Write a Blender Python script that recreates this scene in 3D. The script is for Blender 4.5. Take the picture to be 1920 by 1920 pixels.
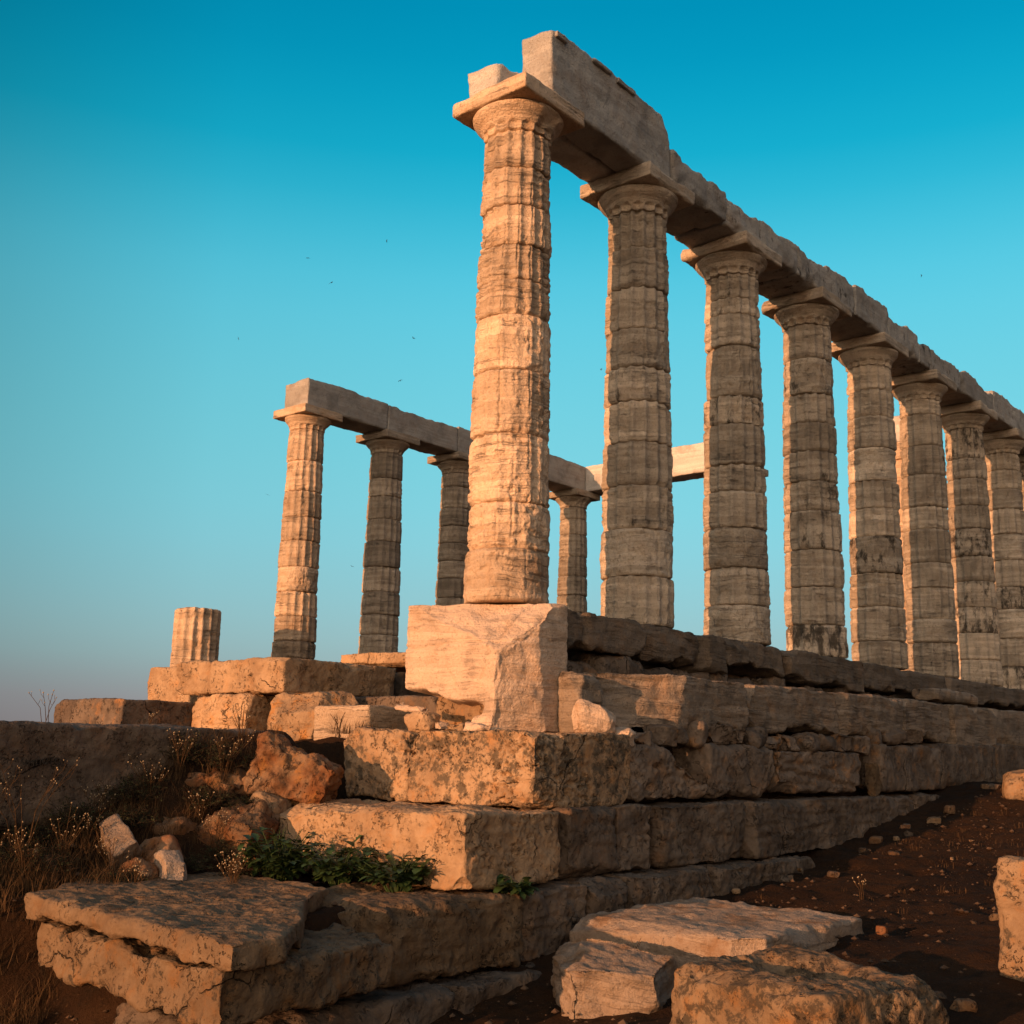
import bpy, math, random
import numpy as np
from mathutils import Matrix, Vector

# ------------------------------------------------------------------ clear
for o in list(bpy.data.objects):
    bpy.data.objects.remove(o)
SC = bpy.context.scene
COL = SC.collection
R = math.radians

# ------------------------------------------------------------------ camera
cam_d = bpy.data.cameras.new('camera')
cam_d.sensor_fit = 'HORIZONTAL'
cam_d.sensor_width = 36.0
cam_d.lens = 36.0 * 2164.1 / 1920.0
cam_d.clip_start = 0.05
cam_d.clip_end = 20000
cam = bpy.data.objects.new('camera', cam_d)
COL.objects.link(cam)
yaw, pitch, roll = R(40.012), R(11.663), R(1.386)
cy, sy, cp, sp = math.cos(yaw), math.sin(yaw), math.cos(pitch), math.sin(pitch)
fw = Vector((cy * cp, sy * cp, sp)); rt = Vector((sy, -cy, 0)); up = rt.cross(fw)
rt2 = rt * math.cos(roll) + up * math.sin(roll); up2 = -rt * math.sin(roll) + up * math.cos(roll)
cam.matrix_world = Matrix(((rt2.x, up2.x, -fw.x, -9.457), (rt2.y, up2.y, -fw.y, -7.986),
                           (rt2.z, up2.z, -fw.z, -1.519), (0, 0, 0, 1)))
SC.camera = cam

# ------------------------------------------------------------------ light
SUN_AZ, SUN_EL = R(173.5), R(6.8)
sun_d = bpy.data.lights.new('sun', 'SUN')
sun_d.energy = 5.0
sun_d.angle = R(0.5)
sun_d.color = (1.0, 0.485, 0.215)
sun = bpy.data.objects.new('sun', sun_d)
COL.objects.link(sun)
sdir = Vector((math.cos(SUN_AZ) * math.cos(SUN_EL), math.sin(SUN_AZ) * math.cos(SUN_EL), math.sin(SUN_EL)))
sun.rotation_euler = sdir.to_track_quat('Z', 'Y').to_euler()

SC.view_settings.view_transform = 'Standard'
SC.view_settings.look = 'None'
SC.view_settings.exposure = 0.18
SC.view_settings.gamma = 1.0


class NT:
    """small helper for writing node trees"""
    def __init__(self, tree):
        self.t = tree
        tree.nodes.clear()

    def n(self, typ, ins=None, **kw):
        nd = self.t.nodes.new(typ)
        for k, v in kw.items():
            setattr(nd, k, v)
        for k, v in (ins or {}).items():
            s = nd.inputs[k]
            if isinstance(v, bpy.types.NodeSocket):
                self.t.links.new(v, s)
            else:
                s.default_value = v
        return nd

    def math(self, op, a, b=0.0, c=None, clamp=False):
        ins = {0: a, 1: b}
        if c is not None:
            ins[2] = c
        return self.n('ShaderNodeMath', ins, operation=op, use_clamp=clamp).outputs[0]

    def ramp(self, fac, stops, interp='LINEAR'):
        nd = self.n('ShaderNodeValToRGB', {0: fac})
        cr = nd.color_ramp
        cr.interpolation = interp
        while len(cr.elements) < len(stops):
            cr.elements.new(0.5)
        for e, (p, c) in zip(cr.elements, stops):
            e.position = p
            e.color = (*c, 1) if len(c) == 3 else c
        return nd.outputs[0]

    def mix(self, f, a, b, mode='MIX'):
        nd = self.n('ShaderNodeMix', data_type='RGBA', blend_type=mode)
        for k, v in ((0, f), (6, a), (7, b)):
            s = nd.inputs[k]
            if isinstance(v, bpy.types.NodeSocket):
                self.t.links.new(v, s)
            elif k == 0:
                s.default_value = v
            else:
                s.default_value = (*v, 1) if len(v) == 3 else v
        return nd.outputs[2]

    def noise(self, vec, scale, detail=4, rough=0.55, dist=0.0):
        return self.n('ShaderNodeTexNoise', {'Vector': vec, 'Scale': scale, 'Detail': detail,
                                             'Roughness': rough, 'Distortion': dist}).outputs[0]

    def step(self, v, lo, hi):
        return self.n('ShaderNodeMapRange', {0: v, 1: lo, 2: hi, 3: 0.0, 4: 1.0}, interpolation_type='SMOOTHSTEP').outputs[0]


world = bpy.data.worlds.new('World')
SC.world = world
world.use_nodes = True
W = NT(world.node_tree)
sky = W.n('ShaderNodeTexSky', sky_type='NISHITA', sun_disc=False)
sky.sun_elevation = SUN_EL
sky.sun_rotation = math.pi / 2 - SUN_AZ
sky.air_density = 1.0; sky.dust_density = 1.5; sky.ozone_density = 3.0
tc = W.n('ShaderNodeTexCoord')
sep = W.n('ShaderNodeSeparateXYZ', {0: tc.outputs['Generated']})
zz = sep.outputs[2]
# clear teal evening sky, paling to a mauve band over the horizon
def smooth_stops(st, m=28):
    """resample colour stops along a smooth (monotone) curve"""
    x = np.array([p for p, c in st]); y = np.array([c for p, c in st])
    h = np.diff(x)[:, None]; d = np.diff(y, axis=0) / h
    g = np.zeros_like(y); g[0], g[-1] = d[0], d[-1]
    a, b = d[:-1], d[1:]
    with np.errstate(divide='ignore', invalid='ignore'):
        g[1:-1] = np.where(a * b > 0, 2 * a * b / (a + b), 0)
    out = []
    for t in np.concatenate([np.linspace(0, 0.14, 9), np.linspace(0.17, 0.7, m - 10), [1.0]]):
        k = min(np.searchsorted(x, t, 'right') - 1, len(x) - 2); hh = x[k + 1] - x[k]; u = (t - x[k]) / hh
        v = (2 * u**3 - 3 * u**2 + 1) * y[k] + (u**3 - 2 * u**2 + u) * hh * g[k] + (3 * u**2 - 2 * u**3) * y[k + 1] + (u**3 - u**2) * hh * g[k + 1]
        out.append((float(t), tuple(float(max(0, q)) for q in v)))
    return out


blue = W.ramp(zz, smooth_stops([(0.0, (0.29, 0.265, 0.27)), (0.035, (0.34, 0.35, 0.36)), (0.08, (0.33, 0.52, 0.54)), (0.13, (0.29, 0.60, 0.66)),
                   (0.20, (0.23, 0.65, 0.75)), (0.36, (0.12, 0.60, 0.76)), (0.49, (0.006, 0.40, 0.60)), (0.58, (0.0, 0.28, 0.48)), (1.0, (0.0, 0.12, 0.25))]))
# broad glow around the low sun, neutral dusk towards the south
south = W.ramp(zz, [(0.0, (0.11, 0.092, 0.088)), (0.15, (0.14, 0.13, 0.13)), (0.5, (0.09, 0.13, 0.165)), (1.0, (0.03, 0.15, 0.26))])
glow = W.ramp(zz, [(0.0, (2.6, 1.78, 1.05)), (0.15, (2.6, 1.92, 1.25)), (0.5, (1.0, 0.86, 0.71)), (1.0, (0.03, 0.15, 0.26))])
flat = W.n('ShaderNodeVectorMath', {0: W.n('ShaderNodeVectorMath', {0: tc.outputs['Generated'], 1: (1, 1, 0)}, operation='MULTIPLY').outputs[0]}, operation='NORMALIZE').outputs[0]


def towards(az):
    return W.n('ShaderNodeVectorMath', {0: flat, 1: (math.cos(R(az)), math.sin(R(az)), 0)}, operation='DOT_PRODUCT').outputs['Value']


deep = W.ramp(towards(-10), [(0.0, (0.40,) * 3), (0.20, (0.58,) * 3), (0.42, (0.90,) * 3), (0.62, (1.0,) * 3), (0.90, (1.03,) * 3), (1.0, (1.03,) * 3)])
blue2 = W.mix(1.0, blue, deep, 'MULTIPLY')
nish = W.mix(1.0, sky.outputs[0], (0.012, 0.012, 0.012), 'MULTIPLY')
sunny = W.mix(1.0, glow, nish, 'ADD')
tot = W.mix(W.step(towards(284), 0.02, 0.60), blue2, south)
tot = W.mix(W.step(towards(194), 0.25, 1.02), tot, sunny)
bg = W.n('ShaderNodeBackground', {'Color': tot, 'Strength': 0.883})
W.t.links.new(bg.outputs[0], W.n('ShaderNodeOutputWorld').inputs[0])

SC.render.engine = 'CYCLES'
SC.cycles.max_bounces = 6
SC.cycles.diffuse_bounces = 4
SC.cycles.use_denoising = True

# ------------------------------------------------------------------ numpy noise
_rs = np.random.RandomState(7)
_perm = np.concatenate([_rs.permutation(256)] * 2)
_g = _rs.normal(size=(256, 3)); _g /= np.linalg.norm(_g, axis=1)[:, None]


def pn(P):
    P = np.asarray(P, float)
    i = np.floor(P).astype(np.int64); f = P - i; i &= 255
    u = f * f * f * (f * (f * 6 - 15) + 10)
    out = 0.0
    for dx in (0, 1):
        wx = u[:, 0] if dx else 1 - u[:, 0]
        hx = _perm[(i[:, 0] + dx) & 255]
        for dy in (0, 1):
            wy = u[:, 1] if dy else 1 - u[:, 1]
            hy = _perm[(hx + i[:, 1] + dy) & 255]
            for dz in (0, 1):
                wz = u[:, 2] if dz else 1 - u[:, 2]
                g = _g[_perm[(hy + i[:, 2] + dz) & 255]]
                out = out + wx * wy * wz * (g[:, 0] * (f[:, 0] - dx) + g[:, 1] * (f[:, 1] - dy) + g[:, 2] * (f[:, 2] - dz))
    return out * 1.6


def fbm(P, o=4, gain=0.5):
    s = 0; a = 1.0; P = np.asarray(P, float)
    for k in range(o):
        s = s + a * pn(P + 17.3 * k); P = P * 2.03; a *= gain
    return s


def sstep(a, b, x):
    t = np.clip((x - a) / (b - a), 0, 1)
    return t * t * (3 - 2 * t)


# ------------------------------------------------------------------ object helpers
def mesh_from(name, V, F, mat, smooth=True):
    me = bpy.data.meshes.new(name)
    V = np.asarray(V, np.float32)
    if isinstance(F, np.ndarray):
        k = F.shape[1]
        me.vertices.add(len(V)); me.vertices.foreach_set('co', V.ravel())
        me.loops.add(F.size); me.loops.foreach_set('vertex_index', F.astype(np.int32).ravel())
        me.polygons.add(len(F))
        me.polygons.foreach_set('loop_start', np.arange(0, F.size, k, dtype=np.int32))
        me.polygons.foreach_set('loop_total', np.full(len(F), k, np.int32))
        me.update(calc_edges=True)
        me.validate()
    else:
        me.from_pydata([tuple(v) for v in V], [], F)
        me.update()
    if smooth:
        me.polygons.foreach_set('use_smooth', np.ones(len(me.polygons), bool))
    me.materials.append(mat)
    return me


def link(name, me, parent=None, loc=(0, 0, 0), rot=(0, 0, 0)):
    o = bpy.data.objects.new(name, me)
    COL.objects.link(o)
    o.location = loc; o.rotation_euler = rot
    if parent is not None:
        o.parent = parent
    return o


def tag(o, label=None, cat=None, group=None, kind=None):
    if label: o['label'] = label
    if cat: o['category'] = cat
    if group: o['group'] = group
    if kind or cat: o['kind'] = kind or 'thing'
    return o


def thing(name, label, cat, loc=(0, 0, 0), rot=(0, 0, 0), group=None):
    return tag(link(name, None, None, loc, rot), label, cat, group)


# ------------------------------------------------------------------ materials
def new_mat(name):
    m = bpy.data.materials.new(name); m.use_nodes = True
    return m, NT(m.node_tree)


def finish(nt, color, rough, height=None, dist=0.02, strength=1.0, spec=0.25):
    p = nt.n('ShaderNodeBsdfPrincipled', {'Base Color': color, 'Roughness': rough})
    p.inputs['Specular IOR Level'].default_value = spec
    if height is not None:
        b = nt.n('ShaderNodeBump', {'Height': height, 'Distance': dist, 'Strength': strength})
        nt.t.links.new(b.outputs[0], p.inputs['Normal'])
    nt.t.links.new(p.outputs[0], nt.n('ShaderNodeOutputMaterial').inputs[0])


def obj_coords(nt):
    tcn = nt.n('ShaderNodeTexCoord'); oi = nt.n('ShaderNodeObjectInfo')
    off = nt.n('ShaderNodeVectorMath', {0: oi.outputs['Random'], 1: (37.0, 51.0, 23.0)}, operation='MULTIPLY').outputs[0]
    v = nt.n('ShaderNodeVectorMath', {0: tcn.outputs['Object'], 1: off}, operation='ADD').outputs[0]
    c = nt.n('ShaderNodeSeparateColor', {0: oi.outputs['Color']})
    return v, c.outputs[0], c.outputs[1], c.outputs[2]


def make_marble(name, light, mid, dark, lay_amt=1.0):
    """layered weathered marble; object colour: R = black staining, G = lightness, B = rusty warmth"""
    m, nt = new_mat(name)
    v, stain, val, warmth = obj_coords(nt)
    s = nt.n('ShaderNodeSeparateXYZ', {0: v})
    warp = nt.noise(v, 1.3, 3)
    z = nt.math('MULTIPLY_ADD', warp, 0.16, s.outputs[2])
    lay = nt.n('ShaderNodeCombineXYZ', {0: nt.math('MULTIPLY', s.outputs[0], 0.5), 1: nt.math('MULTIPLY', s.outputs[1], 0.5),
                                        2: nt.math('MULTIPLY', z, 11.0)}).outputs[0]
    lay2 = nt.n('ShaderNodeCombineXYZ', {0: nt.math('MULTIPLY', s.outputs[0], 1.3), 1: nt.math('MULTIPLY', s.outputs[1], 1.3),
                                         2: nt.math('MULTIPLY', z, 48.0)}).outputs[0]
    st1 = nt.noise(lay, 1.0, 6, 0.6)
    st2 = nt.noise(lay2, 1.0, 4, 0.6)
    big = nt.noise(v, 2.2, 5, 0.6)
    fine = nt.noise(v, 38.0, 6, 0.65)
    c = nt.mix(nt.step(st1, 0.36, 0.62), mid, light)
    c = nt.mix(nt.math('MULTIPLY', nt.step(st2, 0.60, 0.74), 0.38 * lay_amt), c, dark)
    c = nt.mix(nt.math('MULTIPLY', nt.step(big, 0.48, 0.68), 0.62), c, tuple(x * 0.62 for x in mid))
    c = nt.mix(nt.math('MULTIPLY', nt.step(fine, 0.52, 0.70), 0.6), c, tuple(x * 0.45 for x in mid))
    rust = nt.noise(v, 3.1, 5, 0.65)
    c = nt.mix(nt.math('MULTIPLY', nt.step(rust, 0.48, 0.70), nt.math('ADD', warmth, 0.12)), c, (0.36, 0.17, 0.06))
    line = nt.math('SUBTRACT', 1.0, nt.step(nt.math('ABSOLUTE', nt.math('SUBTRACT', st1, 0.5)), 0.0, 0.016))
    line = nt.math('MULTIPLY', line, nt.step(big, 0.40, 0.58))
    c = nt.mix(nt.math('MULTIPLY', line, 0.26 * lay_amt), c, tuple(x * 0.45 for x in dark))
    # black crust in streaks and blotches
    blot = nt.noise(nt.n('ShaderNodeVectorMath', {0: v, 1: (1.0, 1.0, 0.5)}, operation='MULTIPLY').outputs[0], 6.5, 7, 0.7)
    thr = nt.math('MULTIPLY_ADD', stain, -0.30, 0.74)
    crust = nt.n('ShaderNodeMapRange', {0: blot, 1: thr, 2: nt.math('ADD', thr, 0.14), 3: 0.0, 4: 0.85}, interpolation_type='SMOOTHSTEP').outputs[0]
    c = nt.mix(crust, c, (0.035, 0.028, 0.022))
    hv = nt.n('ShaderNodeCombineColor', {0: val, 1: val, 2: val}).outputs[0]
    c = nt.mix(1.0, c, hv, 'MULTIPLY')
    h = nt.math('MULTIPLY_ADD', st2, 0.5 * lay_amt, nt.math('MULTIPLY', fine, 0.8))
    h = nt.math('MULTIPLY_ADD', st1, 0.55 * lay_amt, h)
    h = nt.math('MULTIPLY_ADD', line, -0.35 * lay_amt, h)
    pits = nt.noise(v, 17.0, 5, 0.7)
    h = nt.math('MULTIPLY_ADD', nt.step(pits, 0.62, 0.78), -0.45, h)
    finish(nt, c, 0.88, h, 0.032, 1.0)
    return m


def make_poros(name, light, mid, lichen=(0.07, 0.055, 0.04), pit=1.0):
    """pitted shelly limestone; object colour as for the marble"""
    m, nt = new_mat(name)
    v, stain, val, warmth = obj_coords(nt)
    s = nt.n('ShaderNodeSeparateXYZ', {0: v})
    lay = nt.n('ShaderNodeCombineXYZ', {0: nt.math('MULTIPLY', s.outputs[0], 1.2), 1: nt.math('MULTIPLY', s.outputs[1], 1.2),
                                        2: nt.math('MULTIPLY', s.outputs[2], 7.0)}).outputs[0]
    st = nt.noise(lay, 1.0, 5, 0.6, 0.4)
    big = nt.noise(v, 2.6, 6, 0.62)
    med = nt.noise(v, 13.0, 6, 0.68)
    fine = nt.noise(v, 60.0, 5, 0.65)
    c = nt.mix(nt.step(big, 0.35, 0.66), mid, light)
    c = nt.mix(nt.math('MULTIPLY', nt.step(st, 0.52, 0.72), 0.4), c, tuple(x * 0.6 for x in mid))
    rust = nt.noise(v, 3.7, 6, 0.7)
    c = nt.mix(nt.math('MULTIPLY', nt.step(rust, 0.50, 0.70), nt.math('ADD', warmth, 0.15)), c, (0.40, 0.17, 0.045))
    thr = nt.math('MULTIPLY_ADD', stain, -0.22, 0.66)
    blot = nt.noise(v, 8.0, 8, 0.78)
    crust = nt.n('ShaderNodeMapRange', {0: blot, 1: thr, 2: nt.math('ADD', thr, 0.10), 3: 0.0, 4: 0.85}, interpolation_type='SMOOTHSTEP').outputs[0]
    c = nt.mix(crust, c, lichen)
    c = nt.mix(nt.math('MULTIPLY', nt.step(med, 0.54, 0.74), 0.22), c, tuple(x * 0.5 for x in mid))
    hv = nt.n('ShaderNodeCombineColor', {0: val, 1: val, 2: val}).outputs[0]
    c = nt.mix(1.0, c, hv, 'MULTIPLY')
    wv = nt.n('ShaderNodeVectorMath', {0: nt.n('ShaderNodeTexNoise', {'Vector': v, 'Scale': 4.0, 'Detail': 5.0}).outputs[1], 1: (0.22, 0.22, 0.22), 2: v}, operation='MULTIPLY_ADD').outputs[0]
    patch = nt.step(nt.noise(v, 3.3, 3), 0.42, 0.62)
    crk = nt.n('ShaderNodeTexVoronoi', {'Vector': wv, 'Scale': 1.2}, feature='DISTANCE_TO_EDGE').outputs[0]
    crk = nt.math('MULTIPLY', nt.math('SUBTRACT', 1.0, nt.step(crk, 0.0, 0.009)), nt.step(nt.noise(v, 1.4, 2), 0.56, 0.64))
    c = nt.mix(nt.math('MULTIPLY', crk, 0.5), c, tuple(x * 0.3 for x in lichen))
    hole = nt.math('MULTIPLY', nt.step(nt.noise(v, 24.0, 3, 0.6, 0.6), 0.56, 0.70), patch)
    h = nt.math('MULTIPLY', hole, -1.1 * pit)
    h = nt.math('MULTIPLY_ADD', crk, -1.5, h)
    h = nt.math('MULTIPLY_ADD', nt.noise(v, 11.0, 4, 0.5), 0.8, h)
    h = nt.math('MULTIPLY_ADD', big, 1.2, h)
    h = nt.math('MULTIPLY_ADD', nt.math('MULTIPLY', med, patch), 0.5, h)
    finish(nt, c, 0.92, h, 0.04, 1.0, 0.15)
    return m


M_MARBLE = make_marble('weathered_marble', (0.62, 0.455, 0.325), (0.47, 0.335, 0.23), (0.18, 0.115, 0.072))
M_SHAFT = make_marble('stained_marble', (0.66, 0.535, 0.42), (0.45, 0.355, 0.27), (0.14, 0.10, 0.07))
M_PED = make_marble('pedestal_marble', (0.64, 0.47, 0.35), (0.55, 0.395, 0.29), (0.30, 0.20, 0.14), 0.45)
M_ARCHI = make_marble('grey_marble', (0.57, 0.525, 0.48), (0.46, 0.42, 0.385), (0.26, 0.225, 0.20), 0.25)
M_STEP = make_marble('step_marble', (0.27, 0.205, 0.155), (0.18, 0.135, 0.10), (0.07, 0.047, 0.03))
M_POROS = make_poros('poros_limestone', (0.36, 0.238, 0.145), (0.245, 0.155, 0.092))
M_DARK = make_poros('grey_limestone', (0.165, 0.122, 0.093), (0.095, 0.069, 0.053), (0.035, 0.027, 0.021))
M_ROCK = make_poros('rusty_rock', (0.30, 0.19, 0.115), (0.20, 0.075, 0.028), (0.05, 0.03, 0.02))


def make_earth():
    m, nt = new_mat('dry_earth')
    v = nt.n('ShaderNodeTexCoord').outputs['Object']
    a = nt.noise(v, 0.7, 6, 0.65); b = nt.noise(v, 7.0, 7, 0.7); f = nt.noise(v, 45.0, 5, 0.7)
    c = nt.mix(nt.step(a, 0.35, 0.65), (0.024, 0.0115, 0.006), (0.046, 0.022, 0.010))
    c = nt.mix(nt.step(b, 0.45, 0.7), c, (0.022, 0.013, 0.008))
    c = nt.mix(nt.math('MULTIPLY', nt.step(f, 0.58, 0.72), 0.8), c, (0.11, 0.06, 0.03))
    h = nt.math('MULTIPLY_ADD', b, 1.0, nt.math('MULTIPLY', f, 0.6))
    finish(nt, c, 0.95, h, 0.05, 1.0, 0.1)
    return m


M_EARTH = make_earth()


def plain(name, col, var=0.4, rough=0.8, scale=9.0, spec=0.2, trans=0.0):
    m, nt = new_mat(name)
    v = nt.n('ShaderNodeTexCoord').outputs['Object']
    n1 = nt.noise(v, scale, 4)
    c = nt.mix(nt.step(n1, 0.3, 0.7), tuple(x * (1 - var) for x in col), tuple(min(1, x * (1 + var)) for x in col))
    finish(nt, c, rough, n1, 0.003, 0.6, spec)
    return m


M_LEAF = plain('green_leaf', (0.030, 0.056, 0.014), 0.45, 0.6, 6.0, 0.35)
M_STEM = plain('dry_straw', (0.075, 0.040, 0.017), 0.4, 0.9, 14.0)
M_HEAD = plain('pale_seed_head', (0.36, 0.26, 0.16), 0.25, 0.9, 30.0)
M_BIRD = plain('dark_feathers', (0.03, 0.03, 0.035), 0.2, 0.7)
M_CUT = plain('carved_letters', (0.045, 0.036, 0.030), 0.2, 0.95)


# ------------------------------------------------------------------ rocks and blocks
def box_grid(n):
    nx, ny, nz = n
    lat = []; quads = []
    def face(ax, side):
        a, b = [k for k in range(3) if k != ax]
        na, nb = n[a], n[b]
        A, B = np.meshgrid(np.arange(na + 1), np.arange(nb + 1), indexing='ij')
        L = np.zeros(A.shape + (3,), int)
        L[..., a] = A; L[..., b] = B; L[..., ax] = n[ax] if side else 0
        idx = np.arange(A.size).reshape(A.shape) + sum(len(x) for x in lat)
        q = np.stack([idx[:-1, :-1], idx[1:, :-1], idx[1:, 1:], idx[:-1, 1:]], -1).reshape(-1, 4)
        flip = (side == 1) ^ (ax == 1)
        if not flip: q = q[:, ::-1]
        lat.append(L.reshape(-1, 3)); quads.append(q)
    for ax in range(3):
        for s in (0, 1): face(ax, s)
    L = np.concatenate(lat); Q = np.concatenate(quads)
    code = (L[:, 0] * 4096 + L[:, 1]) * 4096 + L[:, 2]
    uq, first, inv = np.unique(code, return_index=True, return_inverse=True)
    return L[first] / np.array(n), inv.ravel()[Q]


def block_mesh(name, dims, seed, mat, res=0.03, r=0.05, rough=0.012, lump=0.02, strata=0.006, pit=0.0,
               pitf=1.0, chip=0.0, cuts=(), cracks=(), top=0.0, bottom=0.0, deform=None, freq=6.0, smooth=True, nick=0, nickd=0.12):
    d = np.array(dims, float); h = d / 2
    n = tuple(int(max(4, min(220, round(x / res)))) for x in d)
    U, Q = box_grid(n)
    P = (U - 0.5) * d
    S = np.array([seed * 13.7, seed * 7.1, seed * 3.3])
    # edges worn by a varying amount
    wear = fbm(P * 2.3 + S, 3)
    rr = r * np.clip(0.75 + 1.1 * wear, 0.12, 2.6)
    if chip:
        rr = rr + chip * sstep(0.18, 0.6, fbm(P * 1.5 + S + 40, 3))
    rr = np.minimum(rr, h.min() * 0.95)[:, None]
    q = np.clip(P, -(h - rr), h - rr)
    v = P - q; l = np.linalg.norm(v, axis=1)[:, None]
    N = v / np.maximum(l, 1e-9)
    P = q + N * rr
    if top or bottom:
        e = 0.8 * fbm(np.c_[P[:, 0] * 0.9, P[:, 1] * 0.6, np.zeros(len(P))] + S + 9, 3) + 0.22 * fbm(np.c_[P[:, 0] * 4.5, P[:, 1] * 2.0, np.zeros(len(P))] + S + 19, 3)
        t = np.clip(P[:, 2] / h[2], -1, 1)
        if top: P[:, 2] -= top * np.clip(e + 0.35, 0, 2) * np.clip(t, 0, 1)
        if bottom: P[:, 2] += bottom * np.clip(0.3 - e, 0, 2) * np.clip(-t, 0, 1)
    rn = random.Random(seed * 7 + 1)
    cuts = list(cuts)
    for k in range(nick):
        w = [rn.choice((-1, 1)) * rn.uniform(0.25, 1.0) for _ in range(3)]
        if rn.random() < 0.55: w[rn.randrange(3)] *= 0.12
        l_ = math.sqrt(sum(q * q for q in w)); w = [q / l_ for q in w]
        sup = sum(abs(q) * e_ for q, e_ in zip(w, h))
        cuts.append((tuple(w), sup - rn.uniform(0.02, nickd)))
    for (cn, cd) in cuts:
        cn = np.array(cn, float); cn /= np.linalg.norm(cn)
        cnm = cn
        sdist = P @ cnm - cd + 0.03 * fbm(P * 3 + S + 71, 3)
        k = sdist > 0
        P[k] -= sdist[k, None] * cnm
        N[k] = N[k] * 0.2 + cnm * 0.8
    disp = lump * fbm(P * 1.4 + S + 3, 2) + rough * fbm(P * freq + S, 5, 0.55)
    if strata:
        zz = P[:, 2] + 0.05 * fbm(P * 1.1 + S, 2)
        lay = pn(np.c_[P[:, 0] * 0.8, P[:, 1] * 0.8, zz * 17] + S) + 0.6 * pn(np.c_[P[:, 0] * 1.5, P[:, 1] * 1.5, zz * 41] + S)
        disp = disp - strata * np.abs(lay) * 2.0 * (1 - np.abs(N[:, 2]))
    if pit:
        a = pn(P * 9 * pitf + S + 5); b = pn(P * 19 * pitf + S + 8); mask = sstep(-0.15, 0.45, fbm(P * 2.0 + S + 29, 2))
        disp = disp - pit * mask * (sstep(0.20, 0.5, a) + 0.6 * sstep(0.18, 0.42, b))
    for (cn, cd, cw, cdep) in cracks:
        cn = np.array(cn, float); cn /= np.linalg.norm(cn)
        sd = P @ cn - cd + 0.05 * fbm(P * 3 + S + 11, 3)
        disp = disp - cdep * np.exp(-(sd / cw) ** 2)
    P = P + N * disp[:, None]
    if deform is not None:
        P = deform(P, h)
    return mesh_from(name, P, Q, mat, smooth)


def block(name, lim, seed, mat, label, cat, color=(0.5, 1, 0), rotz=0.0, tilt=(0, 0), group=None, parent=None, **kw):
    if mat in (M_POROS, M_DARK, M_STEP) and parent is None:
        kw.setdefault('nick', 7)
    """one stone: lim = (x0, x1, y0, y1, z0, z1) in metres"""
    x0, x1, y0, y1, z0, z1 = lim
    me = block_mesh(name, (x1 - x0, y1 - y0, z1 - z0), seed, mat, **kw)
    o = link(name, me, parent, ((x0 + x1) / 2, (y0 + y1) / 2, (z0 + z1) / 2), (tilt[0], tilt[1], rotz))
    o.color = (*color, 1)
    if parent is None:
        tag(o, label, cat, group)
    elif label:
        o['label'] = label
    return o


def boulder(name, loc, dims, seed, mat, label, cat, rot=(0, 0, 0), color=(0.4, 1, 0), res=0.02, r=0.35, group=None, **kw):
    kw.setdefault('rough', 0.02); kw.setdefault('lump', 0.06); kw.setdefault('strata', 0.003)
    rs = random.Random(seed)
    m = min(dims)
    cuts = list(kw.pop('cuts', ()))
    for k in range(7):
        nv = Vector((rs.uniform(-1, 1), rs.uniform(-1, 1), rs.uniform(-0.6, 1))).normalized()
        ext = abs(nv.x) * dims[0] / 2 + abs(nv.y) * dims[1] / 2 + abs(nv.z) * dims[2] / 2
        cuts.append((tuple(nv), ext * rs.uniform(0.52, 0.72)))
    me = block_mesh(name, dims, seed, mat, res=res, r=r * m, cuts=cuts, **kw)
    o = link(name, me, None, loc, rot)
    o.color = (*color, 1)
    return tag(o, label, cat, group)


# ------------------------------------------------------------------ columns
H_SHAFT, H_CAP, H_TOP = 5.43, 5.715, 5.90


def shaft_r(z):
    t = np.clip(z / H_SHAFT, 0, 1)
    return 0.487 - 0.085 * t + 0.010 * np.sin(np.pi * t)


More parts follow.
